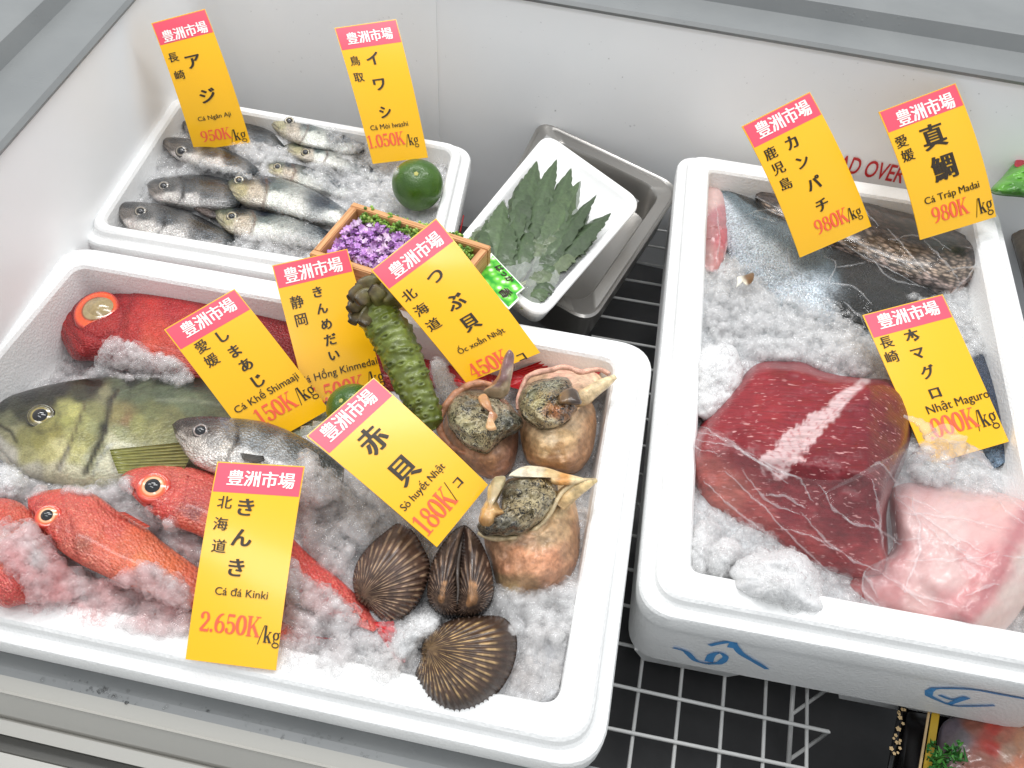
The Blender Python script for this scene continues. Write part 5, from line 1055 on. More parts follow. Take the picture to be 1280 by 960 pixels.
card('card with five small hiragana down the middle, touching the wasabi stalks', [(340, 332), (434, 311), (480, 481), (385, 508)], -.030, .05, ((391, 338), 74), [('き', (396, 366), 16, K), ('ん', (401.6, 387), 16, K), ('め', (407, 407), 16, K), ('だ', (412, 426.6), 17, K), ('い', (416.5, 446.5), 16, K), ('静', (370.7, 378), 18, O_), ('岡', (376, 400.7), 18, O_), ('Cá Hồng Kinmedai', (422, 466), 98, L_), ('1.500K', (422, 490), 66, P_), ('/kg', (468, 479), 22, U2)])
card('card reading 450K leaning on the wooden flower box above the whelks', [(464, 338), (545, 273), (675, 441), (583, 479)], .016, .098, ((517, 318), 78), [('つ', (539, 343), 24, K), ('ぶ', (562, 371), 26, K), ('貝', (580, 395), 26, K), ('北', (507.5, 367.5), 19, O_), ('海', (522, 385), 19, O_), ('道', (537, 403), 19, O_), ('Ốc xoắn Nhật', (593.4, 415.6), 66, L_), ('450K', (605, 446), 54, P_), ('/', (630, 432), 6, U2), ('コ', (642, 427), 15, KA)])
card('card reading 180K with two large black kanji, above the dark clams', [(383, 545), (467, 472), (610, 606), (546, 684)], .012, .066, ((435, 520), 82), [('赤', (466, 552), 38, K), ('貝', (507, 591), 38, K), ('Sò huyết Nhật', (532, 611), 80, L_), ('180K', (547, 641), 62, P_), ('/', (571, 619), 8, U2), ('コ', (583, 608), 16, KA)])
card('card reading 2.650K per kg standing before the rockfish at the front rim', [(272, 577), (381, 583), (345, 838), (232, 824)], .003, .05, ((327, 601), 84), [('き', (308, 638), 28, K), ('ん', (303, 677), 28, K), ('き', (296, 714), 27, K), ('北', (282, 632), 20, O_), ('海', (277, 660), 20, O_), ('道', (275, 688), 20, O_), ('Cá đá Kinki', (302, 744), 64, L_), ('2.650K', (288, 781), 74, P_), ('/kg', (334, 793), 26, U2)], .001)
card('glossy card with four katakana down the middle, at the back of the right box', [(927, 158), (1012, 115), (1089, 283), (1000, 322)], .026, .128, ((976, 149), 74), [('カ', (983.5, 178), 20, K), ('ン', (996, 202), 19, K), ('パ', (1009, 228), 20, K), ('チ', (1020, 255), 19, K), ('鹿', (958, 191.6), 17, O_), ('児', (967, 210), 17, O_), ('島', (975.7, 229), 17, O_), ('980K', (1033, 275), 44, P_), ('/kg', (1061, 265), 20, U2)], .002)
card('card reading 980K with two large kanji, in the far right corner', [(1098, 140), (1194, 104), (1245, 271), (1150, 300)], .022, .12, ((1153.5, 137), 76), [('真', (1160.6, 170), 34, K), ('鯛', (1173, 208), 35, K), ('愛', (1122, 177), 17, O_), ('媛', (1129, 194), 17, O_), ('Cá Tráp Madai', (1185, 240), 73, L_), ('980K', (1183.6, 261), 48, P_), ('/kg', (1227, 253.6), 25, U2)], .002)
card('card beside the red tuna block, its price half hidden by crumpled plastic', [(1078, 394), (1178, 368), (1261, 552), (1160, 582)], -.012, .030, ((1134.5, 395), 78), [('本', (1139, 423), 19, K), ('マ', (1147, 446.7), 19, K), ('グ', (1159, 470.5), 19, K), ('ロ', (1168, 497), 18, K), ('長', (1108, 431), 18, O_), ('崎', (1115, 450), 18, O_), ('Nhật Maguro', (1197, 509), 80, L_), ('.000K', (1189, 534), 62, P_), ('/kg', (1231, 530), 28, U2)])

# ------------------------------------------------------------------ right box contents
def zpts(L): return (np.array([[q[0], q[1]] for q in L], float), np.array([q[2] for q in L], float))
def zinterp(L, p=2.5):
    S, z = zpts(L); return lambda PX: idw(PX, S, z, p)
def sm(x, a, b_): t = np.clip((x - a) / (b_ - a), 0, 1); return (t * t * (3 - 2 * t))[..., None]
def kanpachi(PX, s_, col):
    sv = s_ + .05 * wav(PX, .02, 31, 3) + .02 * wav(PX, .12, 32, 2); x = PX[..., 0] + 8 * wav(PX, .02, 33)
    c = lin((38, 42, 42)) * (1 - sm(sv, .10, .16)) + lin((106, 122, 130)) * sm(sv, .10, .16); b_ = sm(sv, .30, .58); c = c * (1 - b_) + lin((206, 216, 224)) * b_
    g = sm(x, 1020, 1065) * (1 - sm(x, 1175, 1215)) * (1 - sm(sv, .75, .95)); c = c * (1 - g) + lin((28, 30, 30)) * g
    g = sm(x, 1180, 1220); c = c * (1 - g) + (lin((46, 58, 78)) * (1 - sm(sv, .4, .8)) + lin((110, 130, 150)) * sm(sv, .4, .8)) * g
    return c
def bream(PX, s_, col):
    sv = s_ + .06 * wav(PX, .02, 35, 3); g = sm(sv, .35, .62); c = lin((66, 52, 46)) * (1 - g) + lin((158, 142, 126)) * g; h_ = sm(sv, .78, .95); return (c * (1 - h_) + lin((196, 176, 168)) * h_) * .75
# amberjack fillet in its skin
o = thing('amberjack_fillet', 'long dark backed fish fillet in clear wrap across the right box', 'fish fillet', W(1050, 360, -.05))
fish_body(o, 'fillet', [(893, 228), (905, 232), (935, 246), (991, 272), (1035, 300), (1091, 318), (1135, 338), (1170, 366), (1215, 420), (1262, 500), (1285, 560)],
    [(893, 233), (898, 268), (908, 315), (935, 352), (975, 392), (1020, 415), (1070, 430), (1105, 445), (1150, 490), (1205, 552), (1240, 588)], -.030, .42,
    [(900, 232, (20, 22, 22)), (930, 250, (54, 62, 62)), (980, 275, (60, 66, 66)), (1030, 305, (52, 52, 48)), (1090, 325, (46, 48, 46)), (1135, 345, (40, 42, 42)), (1160, 368, (44, 48, 48)), (915, 265, (84, 94, 94)), (950, 275, (100, 112, 114)), (990, 300, (110, 124, 130)), (1030, 330, (92, 108, 116)), (1050, 350, (60, 70, 74)), (1080, 345, (40, 44, 44)), (1110, 370, (38, 42, 42)), (1140, 380, (46, 50, 50)), (925, 300, (180, 188, 190)), (960, 320, (150, 162, 168)), (1000, 345, (128, 144, 154)), (1030, 370, (130, 146, 156)), (1070, 385, (90, 100, 104)), (940, 340, (200, 208, 212)), (980, 370, (190, 200, 208)), (1030, 400, (170, 184, 194)), (1090, 420, (120, 130, 134)), (1230, 540, (50, 66, 90)), (1245, 575, (70, 92, 120)), (1180, 430, (60, 70, 76))],
    M['fillet_skin'], [('fn', kanpachi)], zslope=(0, -.004))
# pale torn scrap of skin on the ice
sk = thing('fish_skin_scrap', 'small torn brown and white scrap of skin on the ice', 'skin scrap', W(930, 352, -.012))
blob(sk, 'scrap', [(921, 347), (931, 344), (942, 341), (941, 351), (934, 357), (926, 352), (920, 360), (922, 352)], (931, 350), .002, .0012, M['softflesh'], [(924, 352, (226, 220, 206)), (936, 346, (112, 86, 56)), (938, 352, (96, 72, 50)), (930, 354, (200, 190, 170))], n=40, rings=8, coll=False)
# sea bream fillet with large scales
k = NT('bream_scales'); c = k.attr('Col'); p = k.attr('Pat', 'Vector'); v = k.coord()
mp = k.n('ShaderNodeMapping'); mp.inputs['Scale'].default_value = (150, 190, 1); k.l(p, mp.inputs['Vector'])
vo = k.voro(mp.outputs[0], 1.0); vc = k.voro(mp.outputs[0], 1.0, out='Color'); bw = k.n('ShaderNodeRGBToBW'); k.l(vc, bw.inputs[0])
cc = k.mix(c, k.ramp(vo, [(.12, (1.7, 1.65, 1.6)), (.45, (.85, .83, .81)), (.68, (.22, .2, .19))]), 1.0, 'MULTIPLY'); cc = k.mix(cc, k.ramp(bw.outputs[0], [(.2, (.7, .7, .7)), (.8, (1.25, 1.2, 1.2))]), 1.0, 'MULTIPLY')
k.base(cc).set(Roughness=.28); k.b.inputs['Coat Weight'].default_value = .2; k.bump(vo, -.9, .0025); M['scales'] = k.m
o = thing('bream_fillet', 'brown fillet with coarse scales wrapped in clear film, under the far right card', 'fish fillet', W(1110, 300, -.04))
fish_body(o, 'fillet', [(944, 246), (950, 243), (985, 244), (1030, 248), (1085, 252), (1110, 260), (1150, 271), (1195, 292), (1222, 308), (1233, 318)],
    [(946, 250), (960, 268), (1000, 292), (1040, 312), (1075, 330), (1115, 346), (1150, 358), (1185, 362), (1215, 350), (1235, 324)], -.022, .42,
    [(955, 248, (70, 58, 50)), (1000, 252, (76, 64, 56)), (1085, 260, (92, 78, 70)), (1120, 272, (86, 72, 64)), (1160, 285, (84, 70, 64)), (1200, 305, (76, 62, 56)), (1228, 318, (70, 48, 40)), (1080, 290, (150, 134, 118)), (1060, 305, (166, 152, 136)), (1110, 310, (150, 134, 120)), (1140, 330, (150, 136, 124)), (1170, 320, (112, 98, 88)), (1190, 335, (110, 96, 88)), (1080, 325, (196, 180, 170)), (1130, 350, (190, 172, 166)), (1170, 355, (186, 164, 160))], M['scales'], [('fn', bream)], nu=100, nv=50, zslope=(.004, -.006))
# pink fillet end on the left wall
M['raw'] = mat_col('raw_flesh', .3, .35, .25, 160, .10, .15, bdist=.001)
o = thing('pink_fillet', 'pink raw fillet end against the left wall of the right box', 'fish fillet', W(895, 285, -.03))
blob(o, 'flesh', [(876, 244), (886, 232), (899, 236), (907, 255), (911, 275), (910, 300), (904, 326), (893, 340), (876, 334), (870, 300), (872, 270)], (895, 285), -.024, .006, M['raw'], [(888, 250, (206, 176, 172)), (886, 290, (186, 130, 132)), (900, 270, (176, 120, 126)), (906, 300, (206, 110, 118)), (898, 320, (200, 136, 136)), (885, 320, (190, 150, 148))], namp=.0015, nfreq=60)

# tuna block: top face, ridge and flanks traced as a relief with real heights
tz = [(945, 456, .004), (975, 449, .012), (1000, 450, .014), (1025, 462, .018), (1080, 472, .030), (1115, 474, .032), (1139, 494, .024), (1139, 545, .008), (1128, 580, -.004), (1112, 612, -.012),
      (872, 540, .004), (900, 500, .008), (930, 530, .018), (960, 560, .026), (985, 590, .032), (1000, 500, .022), (1040, 520, .030), (1075, 490, .034), (1020, 560, .034), (1060, 545, .036), (1090, 500, .036), (1085, 560, .028), (1080, 610, .018), (1000, 600, .032), (940, 590, .014), (880, 570, -.004), (865, 600, -.018), (900, 640, -.022), (950, 665, -.018), (1000, 640, .012), (1050, 650, .008), (1000, 690, -.014), (1060, 712, -.018), (1110, 722, -.022), (1105, 660, .000)]
tun_s = [(945, 462, (150, 40, 48)), (980, 455, (128, 32, 42)), (1010, 462, (140, 36, 46)), (1060, 480, (146, 40, 48)), (1110, 480, (122, 30, 40)), (1135, 500, (112, 26, 36)), (880, 540, (150, 44, 50)), (920, 510, (146, 42, 50)), (960, 520, (150, 42, 50)), (1000, 530, (140, 36, 46)), (1040, 520, (132, 32, 42)), (1080, 520, (122, 28, 40)), (1120, 540, (104, 24, 34)), (930, 560, (132, 34, 42)), (980, 590, (128, 32, 40)), (1030, 580, (122, 30, 40)), (1080, 590, (116, 28, 36)), (1110, 600, (106, 26, 34)), (880, 600, (176, 86, 78)), (900, 620, (190, 104, 92)), (950, 650, (170, 74, 70)), (990, 640, (140, 38, 46)), (1050, 640, (126, 32, 40)), (1090, 660, (132, 34, 42)), (1000, 680, (170, 70, 70)), (1060, 700, (150, 50, 54)), (1100, 710, (176, 80, 80))]
k = NT('tuna_flesh'); c = k.attr('Col'); v = k.coord()
mp = k.n('ShaderNodeMapping'); mp.inputs['Rotation'].default_value = (0, 0, -.75); mp.inputs['Scale'].default_value = (40, 420, 200); k.l(v, mp.inputs['Vector'])
st = k.noise(mp.outputs[0], 1.0, 4, .6); mb_ = k.n('ShaderNodeMapping'); mb_.inputs['Rotation'].default_value = (0, 0, -.75); mb_.inputs['Scale'].default_value = (60, 330, 200); k.l(v, mb_.inputs['Vector']); fl_ = k.noise(mb_.outputs[0], 1.6, 2, .5)
cc = k.mix(c, k.ramp(st, [(.3, (.72, .7, .7)), (.7, (1.25, 1.25, 1.25))]), 1.0, 'MULTIPLY'); cc = k.mix(cc, tuple(lin((212, 160, 158))), k.ramp(fl_, [(.645, 0), (.70, .75)]))
k.base(cc).set(Roughness=.34); k.b.inputs['Specular IOR Level'].default_value = .35; k.b.inputs['Coat Weight'].default_value = .12; k.b.inputs['Coat Roughness'].default_value = .12; k.b.inputs['Subsurface Weight'].default_value = .05; k.b.inputs['Subsurface Radius'].default_value = (.008, .003, .002); k.b.inputs['Subsurface Scale'].default_value = 1.0; k.bump(st, .4, .0015); M['tuna'] = k.m
tuna = thing('tuna_block', 'dark red block of raw tuna with a white fat seam in the right box', 'tuna', W(1000, 580, -.05))
def plane(*p): 
    A = np.array([[x, y, 1] for x, y, _ in p], float); k_ = np.linalg.solve(A, np.array([z for _, _, z in p])); return lambda PX: PX[..., 0] * k_[0] + PX[..., 1] * k_[1] + k_[2]
pt = plane((945, 456, .010), (1083, 475, .032), (990, 592, .038)); g_ = lambda x, y: float(pt(np.array([x, y])))
pf = plane((872, 556, g_(872, 556)), (1082, 592, g_(1082, 592)), (1000, 704, -.024)); pr = plane((1084, 476, g_(1084, 476)), (1084, 592, g_(1084, 592)), (1140, 530, .008)); pb = plane((945, 456, .010), (1112, 474, .022), (985, 440, -.02))
def zf(PX):
    Z_ = np.stack([f_(PX) for f_ in (pt, pf, pr, pb)]); sharp_ = 700.0; return -np.log(np.exp(-Z_ * sharp_).sum(0)) / sharp_ + .0016 * wav(PX, .012, 21, 3)
fatL = [(1082, 474), (1060, 492), (1040, 515), (1015, 538), (990, 562), (970, 578)]
def tdisp(PX, q, col):
    d, sg = seg_dist(PX, fatL); wd = np.interp(PX[..., 0], [960, 1000, 1080], [20, 17, 6]) * (1 + .45 * wav(PX, .035, 8, 4)); g = np.clip((wd - d) / 4, 0, 1)[..., None] * .9
    spot = np.clip(wav(PX, .09, 12, 4) * 1.6 - .3, 0, 1)[..., None] * .6
    fat = lin((214, 186, 186)) * (1 - spot) + lin((170, 80, 84)) * spot
    return 0.0008 * wav(PX, .03, 5, 4), col * .84 * (1 - g) + fat * .9 * g
OT = [(945, 455), (975, 449), (1002, 450), (1024, 461), (1050, 468), (1082, 472), (1112, 474), (1132, 484), (1141, 505), (1141, 540), (1132, 578), (1116, 612), (1109, 640), (1110, 690), (1106, 724), (1070, 724), (1020, 708), (970, 680), (920, 655), (880, 628), (864, 600), (862, 570), (868, 542), (895, 508), (920, 480)]
blob(tuna, 'flesh', OT, (1010, 570), -.03, 1.0, M['tuna'], tun_s, rings=90, n=260, low=.02, pw=26, ex=.8, zfun=lambda PX: zf(PX) + .03, disp=tdisp)
# pale belly piece in the lower right corner
oz = [(1110, 610, -.002), (1150, 600, .002), (1200, 610, .004), (1260, 630, .006), (1300, 640, .004), (1140, 650, .006), (1200, 670, .010), (1250, 700, .012), (1180, 720, .008), (1220, 760, .006), (1150, 760, -.004), (1090, 720, -.012), (1120, 690, .0), (1070, 730, -.02), (1300, 720, .004), (1250, 790, -.004), (1190, 800, -.010)]
osm = [(1110, 620, (206, 130, 130)), (1150, 605, (214, 150, 148)), (1200, 620, (228, 180, 176)), (1255, 632, (238, 176, 168)), (1285, 640, (232, 160, 156)), (1140, 660, (226, 178, 174)), (1190, 660, (232, 192, 186)), (1230, 660, (232, 170, 164)), (1150, 700, (226, 172, 168)), (1185, 710, (230, 186, 180)), (1120, 690, (190, 90, 92)), (1090, 725, (186, 84, 86)), (1110, 745, (206, 110, 110)), (1150, 750, (226, 170, 164)), (1185, 760, (212, 120, 120)), (1215, 700, (226, 150, 148)), (1245, 690, (222, 140, 138)), (1270, 660, (228, 150, 146)), (1250, 720, (222, 150, 144)), (1230, 745, (226, 160, 152)), (1205, 775, (222, 160, 150)), (1210, 792, (226, 170, 160)), (1240, 770, (226, 190, 176)), (1262, 740, (236, 208, 194)), (1280, 700, (236, 206, 192)), (1225, 795, (226, 190, 176))]
ot = thing('tuna_belly', 'pale pink fatty tuna belly piece with red stripe, beside the dark tuna block', 'tuna', W(1190, 700, -.05))
zo = zinterp(oz, 3)
def odisp(PX, q, col):
    st_ = np.sin((PX @ np.array([.5, .86])) * .42 + 1.5 * wav(PX, .012, 3)); r = np.clip(st_, 0, 1)[..., None] * .16
    col = col * .88 + lin((234, 196, 188)) * .12; col = (col * (1 - r) + lin((214, 140, 136)) * r) * .85
    for L_, wd_, cc_, am_ in (([(1290, 632), (1268, 675), (1248, 715), (1228, 750), (1192, 792)], 12, (172, 44, 54), .9), ([(1240, 690), (1222, 725), (1200, 752)], 7, (196, 80, 84), .7), ([(1215, 752), (1200, 775), (1205, 790)], 6, (160, 36, 44), .7)):
        d_, _ = seg_dist(PX, catmull(L_, 30)); g_2 = (np.exp(-((d_ + 3 * wav(PX, .05, 14, 3)) / wd_) ** 2) * am_)[..., None]; col = col * (1 - g_2) + lin(cc_) * g_2
    return .0006 * wav(PX, .03, 6, 4), col
blob(ot, 'flesh', [(1112, 606), (1150, 596), (1200, 602), (1260, 618), (1300, 622), (1325, 660), (1300, 720), (1275, 765), (1245, 796), (1215, 806), (1180, 798), (1135, 778), (1085, 752), (1060, 728), (1085, 708), (1112, 690)], (1195, 700), -.03, 1.0, M['raw'], osm, rings=50, n=180, low=.02, pw=8, ex=.9, zfun=lambda PX: zo(PX) + .03, disp=odisp)

# ------------------------------------------------------------------ ice
bvh = BVHTree.FromPolygons(np.concatenate(FISH_V).tolist(), FISH_F)
def top_at(x, y):
    h_ = bvh.ray_cast(Vector((x, y, .4)), Vector((0, 0, -1))); return h_[0].z if h_[0] is not None else None
def hit_px(px, py):
    d = np.array([(px - 640) / F, (py - 480) / F, 1.0]) @ R; d /= np.linalg.norm(d); h_ = bvh.ray_cast(Vector(CAM), Vector(d)); return (np.array(h_[0]), d) if h_[0] is not None else (None, d)
def ico(sub):
    bm = bmesh.new(); bmesh.ops.create_icosphere(bm, subdivisions=sub, radius=1); V = np.array([v.co[:] for v in bm.verts]); f = np.array([[v.index for v in q.verts] for q in bm.faces]); bm.free(); return V, f
IV, IF = ico(1)
VAR = []
for i in range(14):
    s = RNG.uniform(.65, 1.25, 3); jt = 1 + .20 * wav(IV, .35, 50 + i, 2) + .10 * RNG.normal(size=len(IV)); VAR.append(IV * jt[:, None] * s)
def rand_rot(n):
    q = RNG.normal(size=(n, 4)); q /= np.linalg.norm(q, axis=1, keepdims=True); w_, x, y, z = q.T
    return np.stack([np.stack([1 - 2 * (y * y + z * z), 2 * (x * y - z * w_), 2 * (x * z + y * w_)], -1), np.stack([2 * (x * y + z * w_), 1 - 2 * (x * x + z * z), 2 * (y * z - x * w_)], -1), np.stack([2 * (x * z - y * w_), 2 * (y * z + x * w_), 1 - 2 * (x * x + y * y)], -1)], 1)
def chunks_mesh(name, P, r, parent=None, tint=None):
    n = len(P); Rm = rand_rot(n); k_ = RNG.integers(0, len(VAR), n); vs = np.stack(VAR)[k_] * r[:, None, None]; V = np.einsum('nij,nkj->nki', Rm, vs) + P[:, None]
    nv = len(IV); f = (IF[None] + (np.arange(n) * nv)[:, None, None]).reshape(-1, 3)
    me = bpy.data.meshes.new(name); me.vertices.add(n * nv); me.vertices.foreach_set('co', V.ravel()); me.loops.add(len(f) * 3); me.loops.foreach_set('vertex_index', f.ravel().astype(np.int32)); me.polygons.add(len(f)); me.polygons.foreach_set('loop_start', np.arange(0, len(f) * 3, 3, dtype=np.int32)); me.polygons.foreach_set('use_smooth', np.ones(len(f), bool)); me.update(); me.validate()
    a_ = me.attributes.new('Col', 'FLOAT_COLOR', 'POINT'); cc_ = np.ones((n, 4)); cc_[:, :3] = (.991, .989, .988) if tint is None else tint; a_.data.foreach_set('color', np.repeat(cc_, nv, axis=0).ravel())
    me.materials.append(M['ice']); o = bpy.data.objects.new(name, me); COL.objects.link(o); return o
def ice_box(label, corners, inset, zbox, zp, n, piles, rmean=.0040, tint=(236, 236, 238), seed=2, depth=.05, stain_bounce=()):
    q4 = ccw(corners); loop_ = quad_loop(q4, inset, .02, 0)[:, :2]; cen = loop_.mean(0)
    S = np.array([W(a, b_, z)[:2] for a, b_, z in zp]); zs = np.array([z for _, _, z in zp])
    def field(xy): return idw(xy, S, zs, 2.2) + .0045 * wav(xy, 22, seed, 3)
    rings = 90; t = np.linspace(0, 1, rings); nl = 4; lp = np.concatenate([[loop_[i] + (loop_[(i + 1) % len(loop_)] - loop_[i]) * k_ / 8 for k_ in range(8)] for i in range(len(loop_))]); XY = cen + (lp[None] - cen) * t[:, None, None]
    z = field(XY) - .003; V = np.concatenate([XY, z[..., None]], -1); m_ = len(lp)
    skirt = np.c_[lp, np.full(m_, -depth - .03)]; VV = np.r_[V.reshape(-1, 3), skirt]; f = grid_faces(rings + 1, m_, closev=True)
    bed_c = np.tile(lin(tint), (len(VV), 1))
    P, Rr = [], []; rmean = rmean * .68; n = int(n * 1.7)
    poly = loop_.tolist(); lo, hi = loop_.min(0), loop_.max(0); xy = RNG.uniform(lo, hi, (n, 2)); keep = np.array([inside(p, poly) for p in xy]); xy = xy[keep]; zf_ = field(xy)
    for (x, y), z_ in zip(xy, zf_):
        tp = top_at(x, y); r = rmean * float(np.clip(RNG.lognormal(0, .55), .4, 3.4))
        if tp is not None and tp > z_ - .0035: continue
        P.append((x, y, z_ + RNG.uniform(-.004, .0025))); Rr.append(r)
    for poly_, cnt, hgt, rs in piles:
        for p in sample_poly(poly_, int(cnt * 1.5)):
            h_, d = hit_px(*p); zz_ = None
            bed = W(p[0], p[1], 0); 
            for _ in range(3): bed = W(p[0], p[1], field(bed[None, :2])[0])
            if h_ is None or h_[2] < bed[2]: h_ = bed
            c = h_ - d * RNG.uniform(-.001, hgt); r = rmean * rs * float(np.clip(RNG.lognormal(0, .55), .4, 3.0)); P.append(c); Rr.append(r)
    P = np.array(P); Rr = np.array(Rr)
    o = thing('crushed_ice', label, 'ice', np.r_[cen, -depth]); tag(o, kind='stuff')
    build('ice_bed', VV, f, M['bed'], o, col=bed_c)
    tn = np.tile(np.array([.991, .989, .988]), (len(P), 1))
    if stain_bounce:  # tint of fish fluid and of red reflected from the fish, painted into grains
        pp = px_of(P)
        for c0, rad_, col_, am_ in stain_bounce:
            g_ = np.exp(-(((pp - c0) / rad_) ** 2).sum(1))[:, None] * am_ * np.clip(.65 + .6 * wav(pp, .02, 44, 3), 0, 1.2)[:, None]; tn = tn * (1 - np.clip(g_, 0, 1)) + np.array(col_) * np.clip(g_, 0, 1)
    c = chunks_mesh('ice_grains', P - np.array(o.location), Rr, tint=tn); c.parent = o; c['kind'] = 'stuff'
    return o
zp_f = [(90, 440, -.072), (70, 420, -.07), (115, 455, -.064), (150, 456, -.046), (30, 480, -.06), (300, 440, -.05), (10, 615, -.030), (100, 640, -.026), (40, 720, -.012), (200, 790, -.004), (100, 775, -.004), (20, 760, -.004), (400, 620, -.010), (440, 680, -.014), (400, 800, -.004), (500, 860, -.004), (650, 890, -.006), (710, 860, -.006), (725, 780, -.010), (735, 700, -.022), (745, 600, -.046), (760, 490, -.055), (650, 440, -.060), (530, 430, -.050), (560, 700, -.026), (-150, 700, -.02)]
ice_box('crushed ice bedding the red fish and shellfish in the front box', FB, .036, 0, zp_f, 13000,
    [([(124, 452), (126, 434), (140, 422), (160, 426), (185, 440), (215, 448), (236, 462), (240, 474), (222, 484), (200, 472), (160, 474), (130, 470), (112, 468)], 800, .010, .75),
     ([(0, 590), (30, 600), (70, 612), (120, 618), (160, 600), (165, 625), (215, 655), (190, 665), (150, 640), (120, 614), (60, 612), (30, 625), (0, 622)], 700, .006, .9),
     ([(36, 650), (50, 670), (80, 700), (100, 720), (130, 726), (190, 705), (235, 735), (240, 800), (120, 780), (40, 765), (30, 730), (24, 690)], 1300, .008, .9), ([(0, 650), (20, 655), (34, 690), (24, 716), (0, 700)], 160, .004, .8),
     ([(205, 650), (250, 672), (265, 700), (235, 690), (210, 675)], 220, .005, .9),
     ([(375, 560), (440, 620), (470, 650), (440, 690), (420, 720), (385, 680), (378, 640)], 600, .012, 1.0),
     ([(360, 690), (380, 720), (420, 745), (450, 775), (430, 790), (380, 780), (355, 760)], 380, .006, .9),
     ([(350, 800), (400, 800), (460, 800), (490, 800), (500, 850), (420, 845), (350, 835)], 300, .008, .9),
     ([(430, 600), (475, 640), (520, 665), (510, 655), (470, 620)], 130, .012, .9),
     ([(620, 735), (660, 745), (700, 735), (720, 720), (735, 760), (700, 800), (640, 790)], 320, .008, 1.1)], seed=2,
    stain_bounce=((( 60, 720), (110, 70), (.97, .60, .60), 1.), ((180, 740), (110, 60), (.97, .70, .69), 1.), ((350, 760), (80, 60), (.97, .80, .79), .9), ((600, 850), (150, 60), (.985, .95, .93), 1.), ((150, 450), (90, 40), (.98, .90, .90), .8)))
zp_b = [(120, 270, -.036), (180, 300, -.022), (200, 200, -.030), (260, 150, -.040), (330, 130, -.046), (430, 170, -.020), (470, 240, -.020), (400, 230, -.022), (520, 290, -.024), (560, 230, -.034), (350, 310, -.018), (300, 180, -.016), (270, 230, -.026)]
ice_box('crushed ice bedding the small silver fish in the back box', BB, .0245, 0, zp_b, 7000,
    [([(200, 195), (215, 200), (240, 205), (262, 206), (300, 210), (320, 225), (285, 222), (250, 216), (205, 222), (195, 210)], 420, .005, .8),
     ([(285, 178), (305, 178), (340, 182), (360, 200), (330, 205), (305, 196)], 260, .010, .9),
     ([(410, 160), (450, 165), (470, 200), (500, 215), (480, 235), (450, 215), (425, 195), (405, 180)], 420, .006, .8),
     ([(385, 205), (430, 205), (470, 225), (500, 260), (470, 270), (430, 250), (400, 235), (375, 222)], 700, .006, .85),
     ([(300, 295), (330, 290), (360, 292), (392, 300), (400, 320), (350, 330), (300, 325), (285, 305)], 500, .008, .9),
     ([(130, 280), (160, 285), (180, 297), (205, 305), (190, 312), (150, 300)], 160, .004, .8),
     ([(340, 250), (380, 260), (415, 272), (400, 285), (370, 280), (345, 268)], 90, .003, .55)], rmean=.0034, seed=5)
zp_r = [(900, 370, -.020), (950, 380, -.016), (1000, 420, -.012), (1050, 440, -.008), (900, 440, -.03), (880, 700, -.018), (930, 720, -.014), (1150, 400, -.02), (1200, 400, -.03), (1240, 450, -.035), (1250, 600, -.03), (1160, 570, -.01), (900, 250, -.05), (1200, 260, -.05), (1000, 760, -.03), (1250, 780, -.035)]
ice_box('crushed ice bedding the tuna and fillets in the right box', RB, .038, 0, zp_r, 7000,
    [([(905, 335), (935, 345), (965, 370), (1010, 380), (1060, 400), (1085, 420), (1100, 455), (1080, 470), (1030, 462), (1000, 448), (950, 450), (900, 430), (880, 400)], 1500, .010, 1.0),
     ([(925, 330), (960, 325), (1000, 360), (1050, 380), (1075, 400), (1040, 405), (980, 385), (940, 355)], 350, .003, .5),
     ([(1130, 370), (1170, 375), (1220, 400), (1230, 440), (1210, 450), (1190, 420), (1180, 385)], 350, .008, 1.0),
     ([(1145, 560), (1180, 575), (1230, 590), (1240, 620), (1180, 610), (1140, 600)], 350, .012, 1.0)], rmean=.0040, tint=(238, 240, 242), seed=9)
def lump(label, outline, c, zc, h, seed, group='large lumps of ice'):
    o = thing('ice_lump', label, 'ice lump', W(c[0], c[1], zc - h * .5), group)
    blob(o, 'lump', outline, c, zc, h, M['lump'], [(c[0], c[1], (228, 226, 224)), (c[0] + 40, c[1], (222, 220, 220))], namp=.0030, nfreq=42, seed=seed, roughedge=1.6, n=120, rings=30, coll=False, ex=.55)
    me = o.children[0].data; n_ = len(me.vertices) // 2; co = np.array([v.co[:] for v in me.vertices])[:n_]; nr_ = np.array([v.normal[:] for v in me.vertices])[:n_]; idx = RNG.choice(n_, 420); rr = .0016 * np.clip(RNG.lognormal(0, .5, 420), .4, 3)
    c_ = chunks_mesh('ice_grains', co[idx] + nr_[idx] * RNG.uniform(-.001, .0004, 420)[:, None], rr); c_.parent = o; c_['kind'] = 'stuff'
lump('rounded ice lump under the front corner of the tuna block', [(912, 712), (930, 696), (960, 690), (995, 688), (1012, 700), (1026, 735), (1030, 765), (1000, 764), (960, 752), (925, 742)], (970, 726), -.008, .024, 3)
lump('pale ice lump left of the tuna block, by the left wall of the right box', [(872, 440), (890, 430), (915, 432), (925, 450), (928, 480), (915, 505), (890, 525), (872, 520), (868, 480)], (896, 475), -.010, .016, 5)
lump('small ice lump in the left front corner of the right box', [(866, 660), (878, 650), (890, 668), (888, 700), (878, 722), (864, 720), (860, 690)], (875, 690), -.016, .014, 8)
lump('small ice lump between the corner lump and the tuna block', [(890, 680), (910, 672), (926, 684), (915, 705), (900, 725), (886, 712)], (905, 698), -.014, .014, 9)
lump('ice lump beside the ribbed clams and the rockfish tail', [(490, 800), (505, 782), (530, 768), (552, 772), (545, 790), (525, 806), (505, 825), (494, 822)], (520, 795), -.008, .014, 11)
